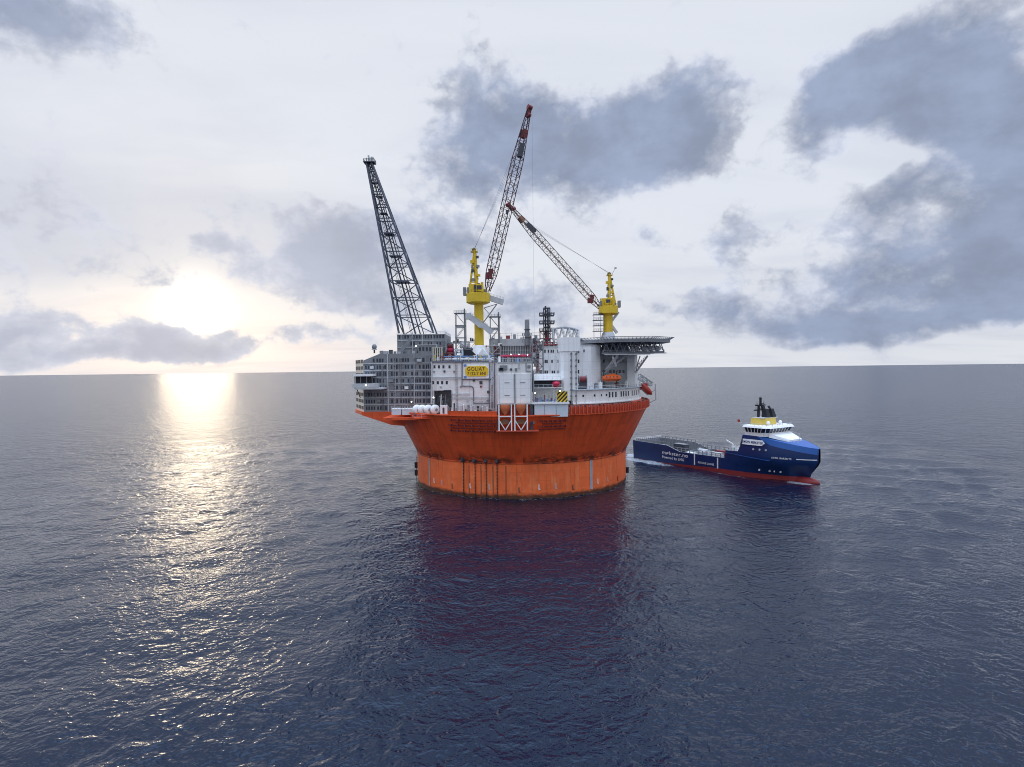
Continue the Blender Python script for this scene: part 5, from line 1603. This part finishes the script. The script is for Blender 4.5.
def build_roof_pipework():
    rnd = random.Random(21)
    a, b = W(432, 360, 223), W(531, 360, 223)
    t = thing('roof_pipework', 'bundle of small pipes and valves behind the deckhouse roof railing', 'pipework', ((a.x+b.x)/2, 224, 50.45))
    for k in range(4):
        z = 50.8+k*.45; xa = a.x+rnd.random()*10; xb = b.x-rnd.random()*12
        if xb > -5.6: xb = -6.0-rnd.random()*3
        MB().tube((xa, 223.2+k*.5, z), (xb, 223.2+k*.5, z), .14+.05*(k % 2), n=8).build('pipe', [palegrey, white2, midgrey, bluepaint][k], t, True)
    for i in range(22):
        x = a.x+1+i*1.08; h = .7+rnd.random()*2.2; m = MB()
        if i % 3 == 0: m.tube((x, 223.0, 50.45), (x, 223.0, 50.45+h), .12+rnd.random()*.1); m.ball((x, 223.0, 50.45+h), .22)
        elif i % 3 == 1: m.box(x-.3, x+.3, 223.6, 224.6, 50.45, 50.45+h*.7)
        else: m.poly([(x, 222.8, 50.45), (x, 222.8, 50.45+h*.8), (x+.8, 222.8, 50.45+h*.8), (x+.8, 222.8, 50.45)], .1)
        m.build('valve', [midgrey, white2, darksteel, redframe, palegrey, bluepaint, craneyel][rnd.randrange(7)], t)
build_roof_pipework()
flood(511, 354.5, 212, 'lit floodlight on the reel house roof, left of three', .3)
flood(519, 354.5, 212.2, 'lit floodlight on the reel house roof, middle of three', .3)
flood(527.5, 354.8, 212, 'lit floodlight on the reel house roof, right of three', .3)
flood(540.5, 340.6, 219, 'lit floodlight at the foot of the dark vent tower', .3)

# ------------------------------------------------------------------ the supply ship
def build_ship():
    root = thing('supply_ship', 'dark blue offshore supply ship with white wheelhouse and yellow funnel deck', 'ship', tuple(SHIP_O))
    root['_o'] = (0.0, 0.0, 0.0)
    root.rotation_euler = (0, 0, SHIP_A)
    HB = 10.5
    def sm(u): u = max(0, min(1, u)); return u*u*(3-2*u)
    def lerp_tab(x, tab):
        for (x0, v0), (x1, v1) in zip(tab[:-1], tab[1:]):
            if x <= x1: return v0 + (v1-v0)*max(0, (x-x0))/(x1-x0)
        return tab[-1][1]
    TOP = [(0, 9.3), (24, 9.0), (32, 6.7), (57.5, 6.9), (58.5, 10.4), (64.5, 10.6), (66.2, 17.9), (73, 17.8), (84, 16.0), (94.6, 14.0)]
    def top(x): return lerp_tab(x, TOP)
    def hb(x, z):
        # waterline half breadth
        xe = 89.5
        wl = HB if x < 56 else HB*max(0.0, 1-((x-56)/(xe-56))**1.75)
        if x < 6: wl = HB*(.93+.07*x/6)
        xt = 95.0
        tp = HB if x < 66 else HB*max(0.0, 1-((x-66)/(xt-66))**2.5)**.8
        if x < 4: tp = HB*(.96+.04*x/4)
        k = sm((z-1.0)/7.5)
        v = wl*(1-k)+tp*k
        if z > 13: v -= (z-13)*.22
        return max(v, .12)
    xs = [0, 2, 5, 10, 16, 24, 28, 32, 40, 48, 54, 57.5, 58.5, 61, 64.5, 66.2, 69, 73, 76, 79, 82, 84, 86, 88, 89.5, 91, 92.5, 93.8, 94.6]
    # stem profile: the forefoot is cut back below z = 8
    def stem(z): return 94.6 - (0 if z > 8.2 else (8.2-z)*.75 if z > 3 else 3.9)
    def side(zlist_fn, name, m, smooth=True, xs_=xs, parent=root):
        mb = MB()
        for sgn in (-1, 1):
            vs = []; rows = None
            for x in xs_:
                zl = zlist_fn(x); rows = len(zl)
                for z in zl:
                    xx = x
                    if x > 84:
                        s = stem(z); xx = 84 + (x-84)*(s-84)/(94.6-84)
                    vs.append((xx, sgn*hb(xx if x <= 84 else 84+(xx-84)*(94.9-84)/(s-84+.3) if s < 94 else xx, z), z))
            fs = []
            for i in range(len(xs_)-1):
                for j in range(rows-1):
                    f = (i*rows+j, (i+1)*rows+j, (i+1)*rows+j+1, i*rows+j+1)
                    fs.append(f if sgn < 0 else f[::-1])
            mb.add(vs, fs)
        return mb.build(name, m, parent, smooth)
    bz = lambda x: .12+1.75*sm((x-14)/44)
    side(lambda x: [-2.5, -.5, bz(x)*.5, bz(x)], 'boot_top', bootred)
    hull = side(lambda x: [bz(x) + (min(top(x), 14.0)-bz(x))*k/7 for k in range(8)], 'hull', navy)
    fx = [x for x in xs if x >= 66.2]
    up_ = side(lambda x: [min(top(x), 13.99), (min(top(x), 13.99)+top(x))/2, top(x)], 'forecastle_side', navy, xs_=fx)
    # transom
    t = MB(); zs = [-2.5, .1, 5, 9.3]
    for z0, z1 in zip(zs[:-1], zs[1:]):
        t.add([(0, -hb(0, z0), z0), (0, hb(0, z0), z0), (0, hb(0, z1), z1), (0, -hb(0, z1), z1)], [(3,2,1,0)])
    t.build('transom', navy, root)
    # forecastle roof, sloping down to the bow, sky light painted in as brighter blue
    rf = MB()
    for x0, x1 in zip(fx[:-1], fx[1:]):
        a, b = hb(x0, top(x0)), hb(x1, top(x1)); c0, c1 = top(x0)+.5*a/9, top(x1)+.5*b/9
        rf.add([(x0,-a,top(x0)), (x1,-b,top(x1)), (x1,0,c1), (x0,0,c0), (x1,b,top(x1)), (x0,a,top(x0))], [(0,1,2,3), (3,2,4,5)])
    rf.build('forecastle_roof', navy_skylit, root)
    # slanting shoulder band along the forecastle edge, navy brightened as if lit by sky
    sh = MB()
    for sgn in (-1, 1):
        vs = []
        for x in fx:
            if x < 73: continue
            zt = top(x); d = 2.4*sm((x-72)/8)
            vs += [(x, sgn*(hb(x, zt)+.06), zt+.05), (x, sgn*(hb(x, zt-d)+.06), zt-d)]
        n = len(vs)//2
        fs = [(2*i, 2*i+1, 2*i+3, 2*i+2) for i in range(n-1)]
        sh.add(vs, fs if sgn < 0 else [f[::-1] for f in fs])
    sh.build('skylit_shoulder_band', navy_skylit, root, True)
    # aft face of the forecastle
    MB().add([(66.2, -hb(66.2, 17.9), 17.9), (66.2, hb(66.2, 17.9), 17.9), (64.6, hb(64.6, 10.5), 10.5), (64.6, -hb(64.6, 10.5), 10.5)], [(0,1,2,3)]).build('aft_face', white2, root)
    # bow bulb
    bl = MB(); bl.ball((88.5, 0, .2), 2.3, 16, 10, sx=2.75, sy=.95, sz=.85); bl.build('bulb', bootred, root, True)
    # cargo deck and inner bulwarks
    MB().box(.3, 64.8, -9.9, 9.9, 4.2, 4.7).build('cargo_deck', deckgreen, root)
    MB().box(57.8, 66, -10.0, 10.0, 4.8, 10.2).build('mid_house', navy, root)
    MB().box(57.6, 66.0, -10.1, 10.1, 10.21, 10.4).build('mid_house_roof', deckgreen, root)
    for sgn in (-1, 1):
        m = MB(); vs = []
        X2 = [x for x in xs if x <= 57.5]
        for x in X2: vs += [(x, sgn*(hb(x, top(x))-.02), top(x)+.01), (x, sgn*(hb(x, top(x))-.55), top(x)+.01), (x, sgn*(hb(x, top(x))-.55), 4.7)]
        fs = []
        for i in range(len(X2)-1):
            for j in (0, 1):
                f = (3*i+j, 3*i+3+j, 3*i+4+j, 3*i+1+j); fs.append(f if sgn < 0 else f[::-1])
        m.add(vs, fs); m.build('inner_bulwark', midgrey, root)
        # cargo rail: pipe frame standing inside the bulwark with stanchions one by one
        r = MB()
        y = sgn*9.2
        r.bar((2, y, 10.3), (24, y, 10.2), .22); r.bar((26, y, 8.4), (57, y, 8.4), .26); r.bar((26, y, 7.4), (57, y, 7.4), .18)
        rl = r.build('cargo_rail', midgrey, root)
        for k in range(22):
            x = 2+k*2.5
            zt = 10.3 if x < 25 else 8.4
            piece('stanchion', zt, lambda b_: b_.box(-.14,.14,-.14,.14,0,zt-4.7), palegrey if k % 2 else midgrey, rl, (x, y, 4.7))
    MB().box(.4, .9, -9.5, 9.5, 4.7, 9.0).build('stern_gate', midgrey, root)
    st = MB(); rail([(1, -9.2, 9.2), (1, 9.2, 9.2)], 1.2, .16, 1.4, st); st.build('stern_railing', white2, root)
    # winch and drums aft of the forecastle, deck gear
    for i, (x, y, s) in enumerate(((63, -7.5, 1.0), (62.8, -3, .9), (63, 3, .9), (60, -8.2, .7))):
        m = MB(); m.tube((x, y-1, 11.6), (x, y+1, 11.6), s, n=12); m.box(x-.4, x+.4, y-1.3, y+1.3, 10.4, 11.4); m.build('deck_winch', palegrey if i % 2 else white2, root)
    m = MB(); m.tube((60.5, -8.6, 10.4), (60.5, -8.6, 13.4), .3); m.bar((60.5, -8.6, 13.2), (57.2, -8.6, 14.6), .4); m.tube((62.0, -8.6, 10.4), (62.0, -8.6, 13), .16); m.build('deck_crane', white2, root)
    # white strakes low on the forecastle: house front base, wheelhouse, bridge wings
    def ring(x0, x1, w, z0, z1, dx0=0, dx1=0, dw=0, nm='', m=white2, ch=2.5, parent=root):
        """eight sided house; top ring grown by dx/dw"""
        def pts(z, a, b, h):
            return [(a+ch*.4, -h, z), (b-ch, -h, z), (b, -h+ch, z), (b, h-ch, z), (b-ch, h, z), (a+ch*.4, h, z), (a, h-ch*.4, z), (a, -h+ch*.4, z)]
        v = pts(z0, x0, x1, w) + pts(z1, x0-dx0, x1+dx1, w+dw)
        return MB().add(v, [(i, (i+1)%8, 8+(i+1)%8, 8+i) for i in range(8)] + [tuple(range(7, -1, -1)), tuple(range(8, 16))]).build(nm, m, parent)
    ring(66.4, 77.5, 9.2, 17.7, 19.3, nm='house_base')
    wh = ring(66.6, 77.2, 9.3, 19.3, 21.3, .3, 1.0, .7, 'wheelhouse', glass)
    ring(66.0, 79.0, 10.4, 21.3, 22.1, -.2, -.6, -.5, 'wheelhouse_roof', white2)
    # window posts
    c0 = [(67.6, -9.3), (74.7, -9.3), (77.2, -6.8), (77.2, 6.8), (74.7, 9.3), (67.6, 9.3)]
    c1 = [(67.3, -10.0), (75.7, -10.0), (78.2, -7.5), (78.2, 7.5), (75.7, 10.0), (67.3, 10.0)]
    for (a0, a1), (b0, b1), n in (((c0[0], c0[1]), (c1[0], c1[1]), 5), ((c0[1], c0[2]), (c1[1], c1[2]), 2), ((c0[2], c0[3]), (c1[2], c1[3]), 7), ((c0[3], c0[4]), (c1[3], c1[4]), 2)):
        for i in range(n+1):
            f = i/n
            p = Vector((a0[0]+(a1[0]-a0[0])*f, a0[1]+(a1[1]-a0[1])*f, 19.3)); q = Vector((b0[0]+(b1[0]-b0[0])*f, b0[1]+(b1[1]-b0[1])*f, 21.3))
            MB().bar(p, q, .26).build('window_post', white2, wh)
    # white sloping front of the house down on to the forecastle
    MB().add([(77.4, -7, 19.2), (77.4, 7, 19.2), (84.5, 4.2, 16.9), (84.5, -4.2, 16.9), (77.4, -7.6, 17.5), (77.4, 7.6, 17.5), (84.5, 4.6, 16.1), (84.5, -4.6, 16.1)],
             [(3,2,1,0), (0,4,7,3), (1,2,6,5), (3,7,6,2)]).build('house_apron', white2, root)
    fr = MB(); fr.tube((86, 0, 15.9), (86, 0, 19.5), .16); fr.bar((86, 0, 19.4), (80, 0, 20.4), .1); fr.build('foremast', palegrey, root)
    rail([(79.5, -6.4, 17.2), (84, -5.2, 16.4), (88, -3.4, 15.7)], 1.0, .1, 1.3).build('bow_railing', white2, root)
    rail([(66.3, -9.3, 22.1), (77, -8.6, 22.1), (78, -6, 22.1), (78, 6, 22.1), (77, 8.6, 22.1)], .9, .1, 1.6).build('roof_railing', palegrey, root)
    # yellow funnel deck, black funnels, mast
    ring(66.6, 73.5, 5.6, 22.1, 25.0, -.2, -.4, -.3, 'funnel_deck', wheelyel, ch=2.0)
    rg = MB(); rg.box(67.2, 73.0, -5.2, 5.2, 24.95, 25.2); rg.build('funnel_deck_edge', palegrey, root)
    for y in (-.6, 3.2):
        f = MB()
        b_ = [(69.9, y-1.2, 25.2), (72.9, y-1.2, 25.2), (72.9, y+1.2, 25.2), (69.9, y+1.2, 25.2), (70.2, y-.9, 28.4), (71.7, y-.9, 28.8), (71.7, y+.9, 28.8), (70.2, y+.9, 28.4)]
        f.add(b_, [(0,1,5,4),(1,2,6,5),(2,3,7,6),(3,0,4,7),(4,5,6,7)]); fo = f.build('funnel', black, root)
        for o in (-.4, .4): MB().tube((70.8, y+o, 28.3), (69.9, y+o, 29.8), .28, n=8).build('exhaust_pipe', black, fo)
    ms = MB()
    for y in (-1.6, 1.6): ms.bar((68.6, y*1.3, 25.2), (68.2, y*.7, 30.4), .95)
    ms.bar((68.2, 0, 29.8), (68.2, 0, 33.6), .7); ms.bar((68.3, -4.4, 28.2), (68.3, 3.4, 28.2), .5); ms.bar((68.2, -3.4, 30.2), (68.2, 3.2, 30.2), .5)
    ms.bar((68.2, -1.2, 33.0), (68.2, 1.2, 33.0), .22)
    mo = ms.build('mast', black, root)
    for (x, y, z, l) in ((68.8, -1.2, 28.8, 2.2), (68.8, .6, 30.7, 1.8), (68.4, -3.0, 30.3, 1.4)):
        MB().box(x-.15, x+.15, y-l/2, y+l/2, z, z+.3).build('radar_bar', black, mo)
    for (y, h) in ((-3.1, 1.2), (-2.4, 1.6), (2.4, 1.6), (3.0, 1.3), (-.8, .8), (.8, .9)):
        MB().bar((68.2, y, 28.4 if abs(y) > 2.9 else 30.2), (68.2, y, 28.4+h if abs(y) > 2.9 else 30.2+h), .16).build('aerial', black, mo)
    for (x, y) in ((75.2, 3.6), (75.0, -4.4)):
        d = MB(); d.ball((x, y, 23.2), .75, 10, 7); d.tube((x, y, 22.1), (x, y, 22.8), .3); d.build('satellite_dome', white2, root, True)
    fl = MB(); fl.tube((66.2, -9.6, 22.0), (65.2, -9.9, 24.4), .11); fo = fl.build('flag_staff', palegrey, root)
    MB().box(64.0, 65.3, -9.93, -9.87, 23.3, 24.3).build('flag', boatred, fo)
    # portholes and lights along the starboard bow
    for (x, z) in ((72.0, 12.3), (74.8, 12.4), (77.4, 12.4)):
        y = -hb(x, z); w = MB(); w.tube((x, y-.1, z), (x, y+.4, z), .42, n=10); w.build('porthole', palegrey, root)
    for x in (73.2, 77.2, 79.0, 81.2):
        z = 3.6; y = -hb(x, z); w = MB(); w.obox((x, y-.05, z), (.45 if x != 79 else .25, .15, .4), rz=-.35); w.build('thruster_mark', white2, root)
    # white rescue-zone lines
    for x in (41.0, 54.0):
        MB().box(x-.3, x+.3, -10.58, -10.5, 1.7, 6.6).build('zone_line', white2, root)
    sb = lambda z: (R(90), 0, 0)
    whitepaint = mat('ship_lettering', (0.78, 0.80, 0.82), .5, var=.04)
    text('møkster.no', 2.5, whitepaint, root, (29.0, -10.56, 5.25), (R(90),0,0), sx=1.25, name='side_lettering')
    text('Powered by LNG', 1.75, whitepaint, root, (27.8, -10.56, 3.0), (R(90),0,0), sx=1.0, name='side_lettering')
    text('RESCUE ZONE', 1.2, whitepaint, root, (47.5, -10.56, 3.1), (R(90),0,0), sx=1.05, name='side_lettering')
    # white arrow-ended panel on the house side
    x0, x1, za, zb = 66.9, 77.0, 14.0, 16.3
    yb = lambda x, z: -hb(x, z)-.45
    poly = [(x0, za), (x1-1.2, za), (x1, (za+zb)/2), (x1-1.2, zb), (x0, zb)]
    v = [(x, yb(x, z), z) for x, z in poly] + [(x, yb(x, z)+.1, z) for x, z in poly]
    MB().add(v, [(0,1,2,3,4)] + [((i+1)%5, i, 5+i, 5+(i+1)%5) for i in range(5)]).build('name_panel', whitepaint, root)
    a, b = Vector((x0, yb(x0, 15.1), 0)), Vector((x1-1, yb(x1-1, 15.1), 0))
    yaw = math.atan2(b.y-a.y, b.x-a.x)
    text('SIMON MØKSTER', 1.35, navy, root, ((a.x+b.x)/2, (a.y+b.y)/2-.14, 15.15), (R(90-12), 0, yaw), sx=.85, name='panel_lettering')
    # ship's name on the bow, laid on the flare
    xa, xb, z = 80.2, 86.6, 9.6
    A, B = Vector((xa, -hb(xa, z), z)), Vector((xb, -hb(xb, z), z))
    yaw = math.atan2(B.y-A.y, B.x-A.x); mid = (A+B)/2; nrm = Vector((math.sin(yaw), -math.cos(yaw), 0))
    mx = (xa+xb)/2; out = abs(-hb(mx, z)-mid.y)*math.cos(yaw)
    text('STRIL BARENTS', 1.0, whitepaint, root, tuple(mid+nrm*(out+.25)), (R(90), 0, yaw), sx=1.0, name='bow_lettering')
    # thin white bow stripe
    m = MB()
    pr = None
    for x in (88.4, 90.2, 92.0, 93.4, 94.3):
        p = Vector((x, -hb(x, 9.6)-.06, 9.6))
        if pr: m.bar(pr, p, .12, .3)
        pr = p
    m.build('bow_stripe', whitepaint, root)
    # fender strake along the side
    m = MB()
    pr = None
    for x in [58.5, 62, 66, 70, 73, 76, 79]:
        p = Vector((x, -hb(x, 8.0)-.1, 9.4 - (x-58.5)*.06)); 
        if pr: m.bar(pr, p, .3, .2)
        pr = p
    m.build('rubbing_strake', navy_skylit, root)
    # cargo on deck
    def cargo(name, label, x, y, sx, sy, sz, m, lid=None):
        p = SHIP_O + Matrix.Rotation(SHIP_A, 3, 'Z') @ Vector((x, y, 4.7))
        t = thing(name, label, 'container' if 'container' in name else 'tank', tuple(p), 'cargo on the ship deck')
        t['_o'] = (0., 0., 0.); t.rotation_euler = (0, 0, SHIP_A)
        if 'tank' in name:
            MB().tube((-sx, 0, sy), (sx, 0, sy), sy*.9, n=12).build('vessel', m, t, True)
            fr = MB()
            for a in (-sx, sx):
                for b in (-sy, sy): fr.bar((a, b, 0), (a, b, 2*sy), .16)
                fr.bar((a, -sy, 2*sy), (a, sy, 2*sy), .16); fr.bar((a, -sy, .1), (a, sy, .1), .16)
            fr.build('frame', palegrey, t)
        else:
            MB().box(-sx, sx, -sy, sy, .1, sz).build('body', m, t)
            MB().box(-sx-.05, sx+.05, -sy-.05, sy+.05, sz, sz+.12).build('roof', lid or palegrey, t)
            for k in range(4): MB().box(-sx+.3+k*sx*.5, -sx+.45+k*sx*.5, -sy-.06, -sy, .3, sz-.2).build('rib', m, t)
    cargo('deck_container', 'white container nearest the blue house on the ship deck', 50, -6.2, 3.0, 1.25, 3.3, white2)
    cargo('deck_container', 'pale blue container in the middle of the ship deck', 43, -6.0, 3.0, 1.25, 3.0, paleblue, white2)
    cargo('deck_container', 'dull red container beside the far rail of the ship deck', 44, 4.8, 3.0, 1.25, 2.6, redframe, redframe)
    cargo('deck_container', 'dark blue container in the middle of the ship aft deck', 13, -2.0, 3.2, 1.3, 2.8, navy, midgrey)
    cargo('deck_container', 'grey open basket lowest of the cargo near the ship stern', 7.5, -6.0, 2.4, 1.2, 1.6, midgrey, darksteel)
    cargo('deck_tank', 'yellow framed tank among the cargo amidships', 51, 3.0, 2.2, 1.1, 0, wheelyel)
    cargo('deck_container', 'dark container standing aft on the ship deck', 25, -1.5, 3.6, 1.6, 4.4, darksteel, midgrey)
    cargo('deck_tank', 'white framed tank on the ship deck aft of the pale container', 36, -6.3, 2.6, 1.1, 0, white2)
    cargo('deck_tank', 'grey framed tank by the far rail of the ship deck', 33, 5.5, 2.8, 1.2, 0, palegrey)
    return root
build_ship()
